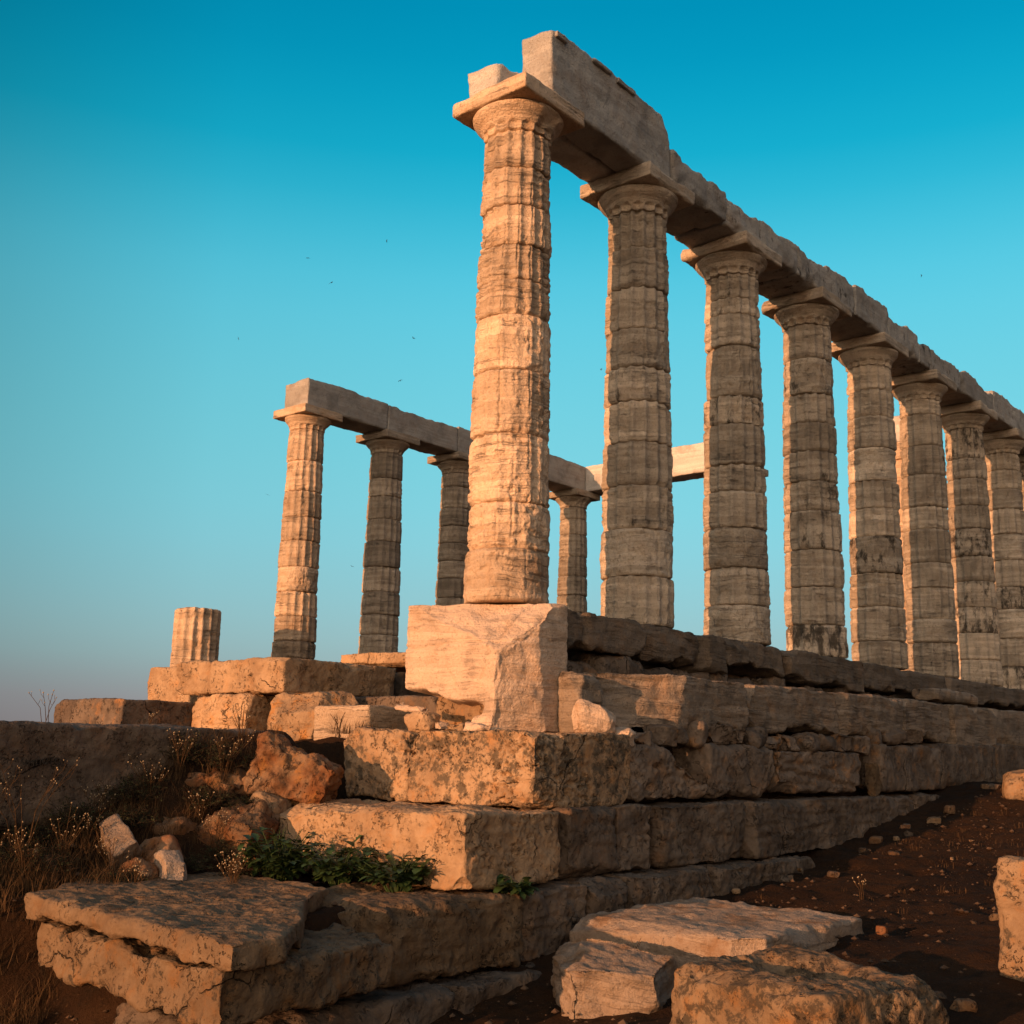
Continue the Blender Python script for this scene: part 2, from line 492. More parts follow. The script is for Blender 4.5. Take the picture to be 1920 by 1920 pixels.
def drum_mesh(name, za, zb, seed, mat, nt, res, wear, fl, strata, fade=None, topbroken=0.0, cracks=(), bulge=0.0, chips=1.0, notch=0.014):
    nz = max(6, int((zb - za) / res))
    z1 = np.linspace(za, zb, nz + 1)
    th = np.arange(nt) / nt * 2 * np.pi
    Z, T = np.meshgrid(z1, th, indexing='ij')
    z = Z.ravel(); t = T.ravel()
    S = np.array([seed * 11.3, seed * 5.7, seed * 2.9])
    Rz = shaft_r(z)
    X = np.c_[np.cos(t) * 0.45, np.sin(t) * 0.45, z]
    rs = np.random.RandomState(seed)
    u = (t / (2 * np.pi) * 16 + rs.uniform(-0.06, 0.06)) % 1.0
    flute = 0.042 * fl * (1 - (2 * u - 1) ** 2)
    if fade is not None:
        za_f, zb_f = fade
        flute = flute * (1 - sstep(za_f, zb_f, z + 0.03 * (1 - (2 * u - 1) ** 2)))
    w = wear * np.clip(0.8 + 0.45 * fbm(X * 2.4 + S, 3) + 0.5 * fbm(X * 9 + S + 60, 3), 0.0, 2.2)
    r = np.minimum(Rz - flute, Rz - w)
    # stone layers weathered into ledges, and fine splits between them
    zz = z + 0.05 * fbm(X * 1.3 + S + 4, 2)
    lay = pn(np.c_[X[:, 0] * 1.3, X[:, 1] * 1.3, zz * 13] + S)
    lay2 = pn(np.c_[X[:, 0] * 2.4, X[:, 1] * 2.4, zz * 33] + S)
    amp = strata * np.clip(0.6 + 1.6 * fbm(X * 1.6 + S + 15, 2), 0.15, 2.2)
    r = r - amp * (np.clip(np.abs(lay) * 1.7, 0, 1) + 0.6 * np.clip(lay2, 0, 1))
    # broken sharp edges between the flutes leave narrow notches
    ue = np.minimum(u, 1 - u); kk = np.round(t / (2 * np.pi) * 16) % 16
    nm = fbm(np.c_[kk * 7.7, z * 2.6, np.zeros(len(z))] + S + 33, 3)
    r = r - notch * np.exp(-(ue / 0.062) ** 2) * sstep(-0.35, 0.25, nm)
    split = pn(np.c_[X[:, 0] * 1.1, X[:, 1] * 1.1, zz * 7] + S + 90)
    r = r - 0.012 * min(1.0, strata / 0.008) * np.exp(-(split / 0.05) ** 2) * sstep(-0.1, 0.3, fbm(X * 1.5 + S + 77, 2))
    r = r - 0.016 * sstep(0.45, 0.7, fbm(X * 5.5 + S + 51, 4))
    r = r + 0.005 * fbm(X * 11 + S, 4) + 0.004 * fbm(X * 1.2 + S + 31, 2) * 2
    # worn rims at the joints, deeper where pieces have split off
    rim_n = fbm(np.c_[X[:, :2] * 3.2, np.zeros(len(X))] + S + 2, 3)
    rim_m = fbm(np.c_[X[:, :2] * 3.2, np.ones(len(X)) * 5] + S + 2, 3)
    for zz0, sgn, nn in ((za, 1, rim_n), (zb, -1, rim_m)):
        dz = (z - zz0) * sgn
        depth = (0.022 + 0.030 * chips * np.clip(nn, 0, 1))
        width = 0.008 + 0.042 * chips * np.clip(nn + 0.1, 0, 1)
        r = r - depth * np.exp(-(dz / width) ** 2)
        r = r - bulge * np.exp(-(dz / 0.12) ** 2)
    for (cn, cd, cw, cdep) in cracks:
        cn = np.array(cn, float); cn /= np.linalg.norm(cn)
        sd = X @ cn - cd + 0.03 * fbm(X * 4 + S + 11, 3)
        r = r - cdep * np.exp(-(sd / cw) ** 2)
    V = np.c_[np.cos(t) * r, np.sin(t) * r, z]
    if topbroken:
        e = fbm(np.c_[V[:, :2] * 2.0, np.zeros(len(V))] + S, 3)
        V[:, 2] -= topbroken * np.clip(e + 0.2, 0, 1) * sstep(zb - 0.35, zb, z)
    i = np.arange(nz)[:, None] * nt; j = np.arange(nt)[None, :]; j2 = (j + 1) % nt
    Q = np.stack([i + j, i + j2, i + nt + j2, i + nt + j], -1).reshape(-1, 4)
    # caps: two inner rings each
    base = len(V); caps = []; faces = [Q]
    for row, flip in ((0, True), (nz, False)):
        ring = V[row * nt:(row + 1) * nt]
        prev = np.arange(row * nt, (row + 1) * nt)
        for s in (0.55, 0.05):
            rg = ring.copy(); rg[:, :2] *= s
            if topbroken == 0: rg[:, 2] = ring[:, 2].mean()
            caps.append(rg); idx = base + np.arange(nt); base += nt
            a, b = prev, np.roll(prev, -1); c, d2 = np.roll(idx, -1), idx
            q = np.stack([a, b, c, d2], -1)
            faces.append(q[:, ::-1] if flip else q); prev = idx
    return mesh_from(name, np.concatenate([V] + caps), np.concatenate(faces), mat)


def echinus_mesh(name, seed, mat, nt, fl):
    zs = np.concatenate([np.linspace(H_SHAFT + 0.004, 5.53, 12), np.linspace(5.54, H_CAP - 0.003, 18)])
    prof_z = [H_SHAFT, 5.49, 5.53, 5.555, 5.575, 5.62, 5.66, 5.69, 5.705, H_CAP]
    prof_r = [0.400, 0.402, 0.410, 0.424, 0.436, 0.483, 0.520, 0.536, 0.534, 0.515]
    th = np.arange(nt) / nt * 2 * np.pi
    Z, T = np.meshgrid(zs, th, indexing='ij'); z = Z.ravel(); t = T.ravel()
    rr = np.interp(z, prof_z, prof_r)
    u = (t / (2 * np.pi) * 16) % 1.0; arch = 1 - (2 * u - 1) ** 2
    X = np.c_[np.cos(t) * 0.45, np.sin(t) * 0.45, z]; S = np.array([seed * 3.1, seed * 1.7, seed])
    rr = rr - 0.034 * fl * arch * (1 - sstep(5.515, 5.535, z + 0.03 * (1 - arch)))
    rr = rr + 0.006 * fbm(X * 5 + S, 4) - 0.05 * sstep(0.35, 0.75, fbm(X * 1.9 + S + 6, 3)) - 0.004 * np.abs(pn(np.c_[X[:, :2], z * 40] + S))
    V = np.c_[np.cos(t) * rr, np.sin(t) * rr, z]
    nz = len(zs) - 1
    i = np.arange(nz)[:, None] * nt; j = np.arange(nt)[None, :]; j2 = (j + 1) % nt
    Q = np.stack([i + j, i + j2, i + nt + j2, i + nt + j], -1).reshape(-1, 4)
    lo = V[:nt].copy(); lo[:, :2] *= 0.1; hi = V[-nt:].copy(); hi[:, :2] *= 0.1
    b = len(V); jj = np.arange(nt); k = np.roll(jj, -1)
    q1 = np.stack([jj, b + jj, b + k, k], -1)
    l = nz * nt
    q2 = np.stack([l + jj, l + k, b + nt + k, b + nt + jj], -1)
    return mesh_from(name, np.concatenate([V, lo, hi]), np.concatenate([Q, q1, q2]), mat)


def column(x, y, seed, label, joints=None, near=1, wear=0.012, fl=1.0, strata=0.008, stain=0.5, val=1.0, warm=0.0,
           style=None, group='columns of the temple', abacus_cuts=(), mat=None, abacus_wear=0.05, stainband=None, name='doric_column'):
    mat = mat or (M_MARBLE if val > 1.05 else M_SHAFT)
    rs = random.Random(seed)
    root = thing(name, label, 'column', (x, y, 0), (0, 0, 0), group)
    nt = {2: 320, 1: 256, 0: 192}[near]; res = {2: 0.012, 1: 0.017, 0: 0.026}[near]
    if joints is None:
        joints = []; z = 0.0
        while z < H_SHAFT - 0.75:
            z += rs.uniform(0.44, 0.66); joints.append(z)
    zs = [0.0] + list(joints) + [H_SHAFT]
    for k in range(len(zs) - 1):
        st = dict(wear=wear * rs.uniform(0.5, 1.7), fl=fl * rs.uniform(0.75, 1.1), strata=strata * rs.uniform(0.5, 1.6),
                  bulge=rs.uniform(0, 0.002))
        if rs.random() < 0.12 and near < 2: st.update(fl=0.25, wear=0.03, strata=strata * 0.5)
        elif rs.random() < 0.2: st.update(strata=strata * 2.4, wear=wear * 2.5)
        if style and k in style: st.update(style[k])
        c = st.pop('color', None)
        dx, dy = rs.uniform(-0.008, 0.008), rs.uniform(-0.008, 0.008)
        me = drum_mesh('drum', zs[k] + 0.003, zs[k + 1] - 0.003, seed * 31 + k, mat, nt, res, **st)
        o = link('drum', me, root, (dx, dy, 0))
        sv = stain * rs.uniform(0.2, 1.25)
        if stainband and (stainband[0] < (zs[k] + zs[k + 1]) / 2 < stainband[1] and rs.random() < 0.7 or rs.random() < 0.16):
            sv = rs.uniform(0.6, 1.1)
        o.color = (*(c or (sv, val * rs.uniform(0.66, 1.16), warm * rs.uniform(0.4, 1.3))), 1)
    e = link('echinus', echinus_mesh('echinus', seed + 5, mat, nt, fl), root)
    e.color = (stain * 0.5, val, warm + 0.15, 1)
    ab = block_mesh('abacus', (1.12, 1.12, H_TOP - H_CAP), seed + 3, mat, res=0.022 if near else 0.035, r=0.018, top=0.0,
                    rough=0.007, lump=0.008, strata=0.004, chip=abacus_wear, cuts=abacus_cuts)
    a = link('abacus', ab, root, (0, 0, (H_TOP + H_CAP) / 2))
    a.color = (stain * 0.5, val, warm + 0.15, 1)
    return root


S_ = 2.522
ORD = ['', 'second', 'third', 'fourth', 'fifth', 'sixth', 'seventh', 'eighth', 'ninth']
# nearest corner column, standing free in the sun
column(0, 0, 3, 'sunlit worn marble column standing on the big pale pedestal, nearest and tallest', near=2,
       joints=[0.57, 1.07, 1.83, 2.55, 3.19, 3.60, 4.02, 4.50, 4.97], wear=0.020, fl=1.0, strata=0.012, stain=0.05, val=1.22, warm=0.10,
       style={0: dict(wear=0.030, strata=0.008, fl=0.8, notch=0.006), 1: dict(wear=0.040, strata=0.012), 2: dict(wear=0.034, strata=0.016),
              3: dict(wear=0.030, strata=0.012), 4: dict(wear=0.034, strata=0.004, cracks=[((0.55, -0.75, 0.62), 1.92, 0.012, 0.022)]),
              5: dict(wear=0.022), 6: dict(wear=0.020), 7: dict(wear=0.026, strata=0.014), 8: dict(wear=0.018, strata=0.014), 9: dict(wear=0.008, strata=0.011)},
       abacus_wear=0.03)
lab = {1: 'shaded fluted column right beside the sunlit corner column, under the first beam joint',
       2: 'third column of the long shaded row, with a smooth drum high on its shaft',
       3: 'fourth column of the long shaded row, with black stains down its shaft',
       4: 'fifth column of the long shaded row, with the sunlit pier just to its right',
       5: 'sixth column of the long shaded row, with the sunlit pier just to its left',
       6: 'seventh column of the long shaded row, third from the right edge',
       7: 'eighth column of the long shaded row, second from the right edge',
       8: 'last column of the long shaded row, cut off by the right edge'}
column(S_, 0, 11, lab[1], near=1, joints=[0.60, 1.19, 1.74, 2.30, 2.83, 3.28, 3.80, 4.36, 4.92], wear=0.005, fl=1.5, strata=0.006, stain=0.5, val=1.02,
       style={0: dict(wear=0.03, strata=0.005), 6: dict(wear=0.036, strata=0.003), 4: dict(strata=0.016, wear=0.02)}, abacus_wear=0.05)
column(2 * S_, 0, 12, lab[2], near=1, joints=[0.52, 1.05, 1.62, 2.14, 2.53, 3.13, 3.55, 4.32, 4.80, 5.05], wear=0.006, fl=1.5, strata=0.006, stain=0.55, val=1.0,
       style={7: dict(wear=0.04, strata=0.004), 6: dict(strata=0.016)}, stainband=(2.9, 3.5), abacus_wear=0.07)
column(3 * S_, 0, 13, lab[3], near=1, wear=0.006, fl=1.5, strata=0.006, stain=0.6, val=1.0, stainband=(1.7, 3.0), abacus_wear=0.09)
column(4 * S_, 0, 14, lab[4], near=1, wear=0.006, fl=1.5, strata=0.006, stain=0.55, val=1.02, stainband=(2.6, 3.2), abacus_wear=0.09)
for i in range(5, 9):
    column(i * S_, 0, 10 + i, lab[i], near=0, wear=0.007, fl=1.5, strata=0.006, stain=0.5, val=1.02, stainband=[(0.6, 1.3), (2.6, 3.6), (1.5, 2.2), (3.2, 4.2)][i - 5], abacus_wear=0.08)
# far row
NX, NY = 6.91, 11.88
column(NX, NY, 42, 'sunlit fluted column with shade coloured into its foot at the left end of the far row', near=1, wear=0.004, fl=1.05, strata=0.004, stain=0.10, val=1.1, warm=0.15,
       style={0: dict(color=(0.15, 0.50, 0.0)), 1: dict(color=(0.1, 0.52, 0.0), wear=0.004)}, abacus_wear=0.01, joints=[0.30, 0.68, 1.22, 1.75, 2.30, 2.88, 3.42, 4.0, 4.7])  # two lowest drums coloured darker grey to stand in for a cast shadow
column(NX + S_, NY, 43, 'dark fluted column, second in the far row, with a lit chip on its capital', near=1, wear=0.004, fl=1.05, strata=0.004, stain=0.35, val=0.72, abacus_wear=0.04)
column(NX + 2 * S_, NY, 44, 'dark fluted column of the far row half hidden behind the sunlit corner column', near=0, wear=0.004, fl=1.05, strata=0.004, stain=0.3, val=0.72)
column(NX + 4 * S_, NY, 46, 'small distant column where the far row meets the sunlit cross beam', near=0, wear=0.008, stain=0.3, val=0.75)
column(17.02, 6.45, 47, 'column under the right end of the cross beam, hidden behind the third row column', near=0, wear=0.008, stain=0.2)

# stump of a fluted column on its own step
st = thing('column_stump', 'short fluted column stump standing alone on a step at the left', 'column stump', (NX - S_, NY, 0))
for k, (a, b) in enumerate([(-0.06, 1.13)]):
    o = link('drum', drum_mesh('drum', a, b, 501 + k, M_MARBLE, 192, 0.02, 0.004, 1.25, 0.004, topbroken=0.05), st)
    o.color = (0.1, 1.05, 0.25, 1)
block('stump_base', (-0.62, 0.6, -0.80, 0.62, -1.55, -0.07), 77, M_POROS, None, None, (0.1, 1.15, 0.3), parent=st, res=0.05, r=0.05)
COL.objects['stump_base'].name = 'base_block'


# ------------------------------------------------------------------ beams on the columns
def beam(name, lim, seed, label, group, color=(0.15, 0.9, 0.05), **kw):
    kw.setdefault('r', 0.02); kw.setdefault('rough', 0.010); kw.setdefault('lump', 0.012); kw.setdefault('strata', 0.0)
    kw.setdefault('res', 0.035)
    return block(name, lim, seed, M_ARCHI, label, 'beam', color, group=group, **kw)


G1 = 'architrave beams on the long row'
T0 = H_TOP + 0.003
b0 = beam('architrave_beam', (0.02, 2.60, -0.46, -0.01, T0, 6.83), 61, 'tall front beam end rising above the sunlit corner column', G1, (0.2, 0.84, 0.05), res=0.022,
          cuts=[((0.86, 0, 0.5), 1.15)], top=0.05, chip=0.05)
# remains of the moulding under its upper edge
for (xa, xb, za, zb) in [(-1.24, -1.02, 0.33, 0.40), (-0.50, -0.10, 0.385, 0.425), (0.02, 0.42, 0.35, 0.415)]:
    block('fillet', (xa, xb, -0.272, -0.20, za, zb), int(xb * 50) + 90, M_ARCHI, None, None, (0.3, 0.75, 0.1), parent=b0, res=0.018, r=0.012, rough=0.01, lump=0.005)
beam('architrave_beam', (-0.40, 2.48, 0.01, 0.47, T0, 6.40), 62, 'low broken rear beam beside the tall front beam end', G1, (0.1, 1.1, 0.1), res=0.03, top=0.12, chip=0.16, r=0.07)
seg = [2.63, 4.12, 6.35, 8.50, 9.95, 11.46, 13.75, 15.75, 18.2, 21.2]
blab = ['smooth beam above the second column of the long row', 'long weathered beam above the third column of the row',
        'rough beam ending in a notch above the fourth column', 'short beam right of the notch above the fourth column',
        'jagged beam above the fifth column of the long row', 'sagging topped beam above the sixth column of the row',
        'beam above the seventh column of the long row', 'broken beam with upright end above the eighth column', 'last beam of the long row at the right edge']
for k in range(9):
    z1 = [6.42, 6.36, 6.46, 6.50, 6.44, 6.36, 6.42, 6.50, 6.38][k]
    beam('architrave_beam', (seg[k] + 0.012, seg[k + 1] - 0.012, -0.47 + 0.01 * (k % 3), 0.44, T0, z1), 63 + k, blab[k], G1,
         (0.45 + 0.15 * (k % 3), 0.74 + 0.09 * ((k * 5) % 3), 0.08), top=[0.06, 0.16, 0.2, 0.1, 0.22, 0.14, 0.2, 0.1, 0.16][k], chip=0.12, r=0.04, rough=0.016, res=0.035)
G2 = 'beams on the far row'
nb = [(6.52, 9.00, 6.58), (9.02, 11.48, 6.58), (11.50, 14.30, 6.60), (14.32, 17.02, 6.68)]
nl = ['far beam on the sunlit left column, its end face lit', 'far beam above the second dark column', 'far beam just left of the sunlit corner column', 'far beam running into the sunlit cross beam']
for k, (a, b, z1) in enumerate(nb):
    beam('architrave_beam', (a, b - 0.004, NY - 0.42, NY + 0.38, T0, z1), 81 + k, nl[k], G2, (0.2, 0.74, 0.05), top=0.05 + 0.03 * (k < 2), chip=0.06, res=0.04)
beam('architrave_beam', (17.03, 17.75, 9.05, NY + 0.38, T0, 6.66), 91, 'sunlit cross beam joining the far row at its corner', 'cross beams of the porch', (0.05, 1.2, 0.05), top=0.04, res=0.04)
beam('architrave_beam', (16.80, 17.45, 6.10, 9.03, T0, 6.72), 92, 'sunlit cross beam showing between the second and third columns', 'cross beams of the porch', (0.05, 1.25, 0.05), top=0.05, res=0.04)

# wall pier of the porch glimpsed between two columns
pier = thing('wall_pier', 'sunlit block pier glimpsed between the fifth and sixth columns', 'pier', (17.05, 2.15, 0))
zq = 0.0
for k, hh in enumerate([0.95, 0.55, 0.55, 0.55, 0.55, 0.55, 0.55, 0.55, 0.65]):
    block('wall_block', (-0.35, 0.35, -0.42 + 0.01 * (k % 2), 0.42, zq + 0.004, zq + hh - 0.004), 300 + k, M_MARBLE, None, None, (0.1, 1.1, 0.15), parent=pier, res=0.05, r=0.02)
    zq += hh
block('capital', (-0.42, 0.42, -0.5, 0.5, zq + 0.004, zq + 0.42), 320, M_MARBLE, None, None, (0.1, 1.1, 0.15), parent=pier, res=0.05, r=0.03)
block('beam_fragment', (16.7, 17.4, 1.7, 2.7, zq + 0.43, 6.55), 321, M_ARCHI, 'broken beam piece lying on the sunlit porch pier', 'beam', (0.05, 1.2, 0.1), res=0.05, chip=0.1)

# ------------------------------------------------------------------ pedestal of the corner column
ped = thing('pedestal', 'big pale broken marble pedestal beneath the sunlit corner column', 'pedestal', (0, 0, 0))
PZ = (-1.335 - 0.02) / 2
PC = np.array([(-0.70 + 0.18) / 2, 0.05, PZ])
nn = np.array([-0.65, -0.30, 0.70]); nn /= np.linalg.norm(nn)
dcut = float(nn @ (np.array([-0.70, -0.62, -0.60]) - PC))


def undercut(P, h):
    """the left half of the foot is broken away"""
    S = np.array([4.0, 9.0, 2.0])
    zl = -0.36 + 0.16 * P[:, 1] + 0.07 * fbm(P * 2.5 + S, 4)
    m = sstep(0.02, -0.05, P[:, 2] - zl) * sstep(-0.40, -0.20, P[:, 1] - 0.55 * np.clip(zl - P[:, 2], 0, 0.5) + 0.10 * fbm(P * 3 + S + 5, 3))
    P[:, 0] += m * np.clip(-0.06 - P[:, 0], 0, 1)
    m2 = sstep(0.02, -0.06, P[:, 2] - zl)
    P[:, 1] -= m2 * np.clip(P[:, 1] - 0.55, 0, 1)
    return P


block('main_block', (-0.70, 0.18, -0.70, 0.80, -1.335, -0.02), 401, M_PED, 'pale block with a slanting broken front', None, (0.02, 1.05, 0.14), parent=ped, res=0.015, r=0.022, chip=0.07,
      rough=0.008, lump=0.018, strata=0.006, cuts=[(tuple(nn), dcut), ((-0.45, -0.9, -0.05), 0.66)],
      cracks=[((0, 0.05, 1), 0.225, 0.012, 0.016), ((0, 1, 0.25), -0.36, 0.012, 0.02), ((0, 1, -0.5), 0.12, 0.010, 0.014)], deform=undercut)
block('foot_block', (-0.40, 0.16, -0.30, 0.60, -1.335, -0.98), 402, M_POROS, 'rusty undercut block', None, (0.3, 0.95, 0.8), parent=ped, res=0.02, r=0.06, rough=0.03, lump=0.06)

# ------------------------------------------------------------------ stylobate wall under the long row
xs = [0.20, 0.62, 1.85, 3.12, 3.72, 4.30, 5.45, 7.95, 9.25, 11.7, 14.2, 16.7, 19.2, 22.5]
for k in range(len(xs) - 1):
    lb = ['short dark top stone touching the pale pedestal', 'wide top stone with a jagged lower edge, left of the second column',
          'top stone under the right half of the second column', 'split top stone at the left foot of the third column',
          'short top stone just right of the left foot of the third column', 'top stone under the right foot of the third column',
          'long dark top stone under the fourth column', 'short top stone between the fourth and fifth columns', 'top stone under the sixth column',
          'top stone under the seventh column', 'top stone under the eighth column', 'top stone under the ninth column', 'rearmost top stone of the platform'][k]
    block('platform_stone', (xs[k] + 0.008, xs[k + 1] - 0.008, -0.62 + 0.03 * ((k * 7) % 3), 0.55, -0.52 + 0.04 * ((k * 5) % 3), -0.035 - 0.02 * ((k * 3) % 3)), 420 + k, M_STEP, lb, 'stone block',
          (0.35, 0.72 + 0.1 * ((k * 3) % 4) / 3, 0.15), group='top stones of the platform', res=0.03 if k < 8 else 0.06, r=0.03, chip=0.12, bottom=0.20, rough=0.018)
# rubble wall beneath the top stones
rs = random.Random(5)
x = 0.25; k = 0
RUB = ['rough rubble stone low in the dark wall under the top stones']
while x < 14:
    w = rs.uniform(0.45, 0.95)
    block('rubble_stone', (x, x + w - 0.02, -0.50 - rs.uniform(0, 0.08), 0.3, -1.25, -0.46 - rs.uniform(0, 0.12)), 450 + k, M_DARK, RUB[0], 'rubble stone',
          (0.5, rs.uniform(0.8, 1.2), 0.2), group='rubble stones under the platform edge', res=0.04, r=0.09, rough=0.03, lump=0.05)
    x += w; k += 1

# ------------------------------------------------------------------ marble step
sx = [0.32, 2.91, 5.42, 7.62, 9.68, 11.9, 14.4, 17.0]
sl = ['pale step slab with a sunlit broken left end and carved scratches', 'long step slab with a scalloped upper edge', 'step slab with a hollowed underside, third along the ledge',
      'plain short step slab, fourth along the ledge', 'step slab beneath the loose sunlit slab', 'far step slab near the right edge', 'farthest step slab at the right edge']
for k in range(7):
    dims = (sx[k] + 0.012, sx[k + 1] - 0.035, -1.35 + 0.03 * (k % 2), -0.60, -1.24 - (0.12 if k >= 4 else 0), -0.67 + 0.02 * k * 0.9)
    cuts = []
    if k == 0:
        cuts = [((-0.50, -0.83, 0.22), 0.43), ((-0.80, -0.25, 0.55), 0.93), ((-0.55, -0.5, -0.65), 0.72)]
    block('step_slab', dims, 480 + k, M_STEP, sl[k], 'stone slab', (0.1, 1.2, 0.12), group='marble step slabs along the ledge', res=0.024 if k < 4 else 0.04,
          r=0.035, chip=0.13, bottom=0.20, top=0.03, nick=12, nickd=0.16, rough=0.016, strata=0.012, cuts=cuts)
block('loose_slab', (9.45, 11.4, -1.22, -0.72, -0.56, -0.36), 490, M_STEP, 'thin loose slab lying on the step ledge and catching the sun', 'stone slab', (0.05, 1.2, 0.1), res=0.03, r=0.08, chip=0.15, rough=0.02)
block('step_stub', (0.0, 0.50, -0.98, -0.62, -1.42, -0.74), 491, M_STEP, 'dark broken stone between the pale pedestal and the step slabs', 'stone block', (0.4, 1.1, 0.1), res=0.025, r=0.10, rough=0.03, lump=0.05)

# ------------------------------------------------------------------ foundation courses
KP = dict(rough=0.018, lump=0.03, strata=0.010, pit=0.026, r=0.032)
# course A, the highest
block('foundation_block', (-1.34, 0.17, -1.50, 0.055, -2.02, -1.345), 501, M_POROS, 'sunlit pitted corner block directly under the pale pedestal', 'stone block', (0.85, 1.1, 0.3),
      res=0.0125, pitf=1.7, chip=0.10, group='foundation blocks', cuts=[((-0.7, -0.7, -0.55), 1.20), ((0.2, -0.8, 0.75), 0.90)], rough=0.014, lump=0.03, strata=0.004, pit=0.055, r=0.03)
block('foundation_block', (-1.31, -0.3, 0.085, 1.04, -2.01, -1.345), 502, M_POROS, 'sunlit pitted block left of the corner block, rounded at its left end', 'stone block', (0.75, 1.1, 0.3),
      res=0.0135, pitf=1.7, chip=0.12, group='foundation blocks', rough=0.014, lump=0.04, strata=0.004, pit=0.055, r=0.05)
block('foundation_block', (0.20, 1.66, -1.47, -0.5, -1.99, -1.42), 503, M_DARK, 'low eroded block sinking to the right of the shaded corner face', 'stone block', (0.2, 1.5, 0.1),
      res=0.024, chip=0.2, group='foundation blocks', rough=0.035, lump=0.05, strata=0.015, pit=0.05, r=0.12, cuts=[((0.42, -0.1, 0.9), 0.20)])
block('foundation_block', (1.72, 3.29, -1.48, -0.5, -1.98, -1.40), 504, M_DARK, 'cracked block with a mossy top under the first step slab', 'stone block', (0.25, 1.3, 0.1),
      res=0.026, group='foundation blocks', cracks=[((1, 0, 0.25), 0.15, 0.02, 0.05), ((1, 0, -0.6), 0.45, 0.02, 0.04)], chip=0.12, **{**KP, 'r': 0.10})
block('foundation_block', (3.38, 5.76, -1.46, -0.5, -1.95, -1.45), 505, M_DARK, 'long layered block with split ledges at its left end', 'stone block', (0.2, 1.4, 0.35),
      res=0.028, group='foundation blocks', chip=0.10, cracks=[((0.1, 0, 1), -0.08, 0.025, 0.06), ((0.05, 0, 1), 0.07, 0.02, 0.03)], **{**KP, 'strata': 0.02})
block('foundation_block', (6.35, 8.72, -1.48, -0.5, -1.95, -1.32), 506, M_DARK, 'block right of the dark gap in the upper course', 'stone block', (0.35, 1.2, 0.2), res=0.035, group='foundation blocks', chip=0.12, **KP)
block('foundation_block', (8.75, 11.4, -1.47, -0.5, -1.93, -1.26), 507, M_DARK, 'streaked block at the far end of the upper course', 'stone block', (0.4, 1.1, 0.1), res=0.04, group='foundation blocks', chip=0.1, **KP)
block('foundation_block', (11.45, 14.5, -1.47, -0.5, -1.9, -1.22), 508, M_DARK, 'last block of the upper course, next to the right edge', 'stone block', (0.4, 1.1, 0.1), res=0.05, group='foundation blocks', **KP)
# course B
block('foundation_block', (-2.40, -1.07, -1.66, 0.68, -2.615, -2.03), 561, M_POROS, 'sunlit block behind the green plants, one course below the pitted corner block', 'stone block', (0.45, 1.1, 0.2),
      res=0.015, chip=0.16, group='foundation blocks', rough=0.016, lump=0.045, strata=0.005, pit=0.030, pitf=1.5, r=0.04)
bx = [-1.05, -0.21, 0.53, 2.31, 4.83, 7.2, 9.6]
bl = ['shaded block just right of the sunlit block behind the plants', 'pale patched block in the second course, third from the corner', 'long block in the middle of the second course',
      'dark block with a hollow in the second course', 'tapering block of the second course meeting the ground', 'half buried block ending the second course']
for k in range(6):
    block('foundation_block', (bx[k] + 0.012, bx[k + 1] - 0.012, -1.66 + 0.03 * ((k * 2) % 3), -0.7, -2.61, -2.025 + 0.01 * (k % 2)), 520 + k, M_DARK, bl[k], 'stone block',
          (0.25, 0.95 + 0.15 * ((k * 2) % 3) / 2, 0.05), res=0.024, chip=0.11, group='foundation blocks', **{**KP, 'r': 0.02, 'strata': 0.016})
# course C
cx = [-3.42, -1.86, -0.95, -0.28, 1.21, 3.46]
cl = ['rounded block in shade below the plants, its worn edge catching the sun', 'shaded block of the third course below the sunlit block corner',
      'dark block of the third course with a leaning crack', 'squarish block of the third course above the fallen moulded slab', 'last block of the third course, half in the earth']
for k in range(5):
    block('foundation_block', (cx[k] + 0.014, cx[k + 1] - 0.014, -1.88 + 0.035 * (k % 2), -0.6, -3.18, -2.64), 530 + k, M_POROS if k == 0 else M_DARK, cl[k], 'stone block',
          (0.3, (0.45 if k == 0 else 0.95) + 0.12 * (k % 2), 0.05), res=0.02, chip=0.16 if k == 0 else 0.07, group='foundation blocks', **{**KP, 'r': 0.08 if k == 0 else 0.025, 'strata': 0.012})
# course D
dx_ = [-4.95, -2.91, -1.2, 0.6]
dl = ['dark bottom block below the thick broken slab', 'dark bottom block left of the fallen slab', 'dark bottom block behind the fallen slab']
for k in range(3):
    block('foundation_block', (dx_[k] + 0.006, dx_[k + 1] - 0.006, -2.10, -0.8, -3.75, -3.20), 540 + k, M_DARK, dl[k], 'stone block',
          (0.3, 0.9, 0.0), res=0.03, chip=0.1, group='foundation blocks', **{**KP, 'r': 0.06, 'strata': 0.014})


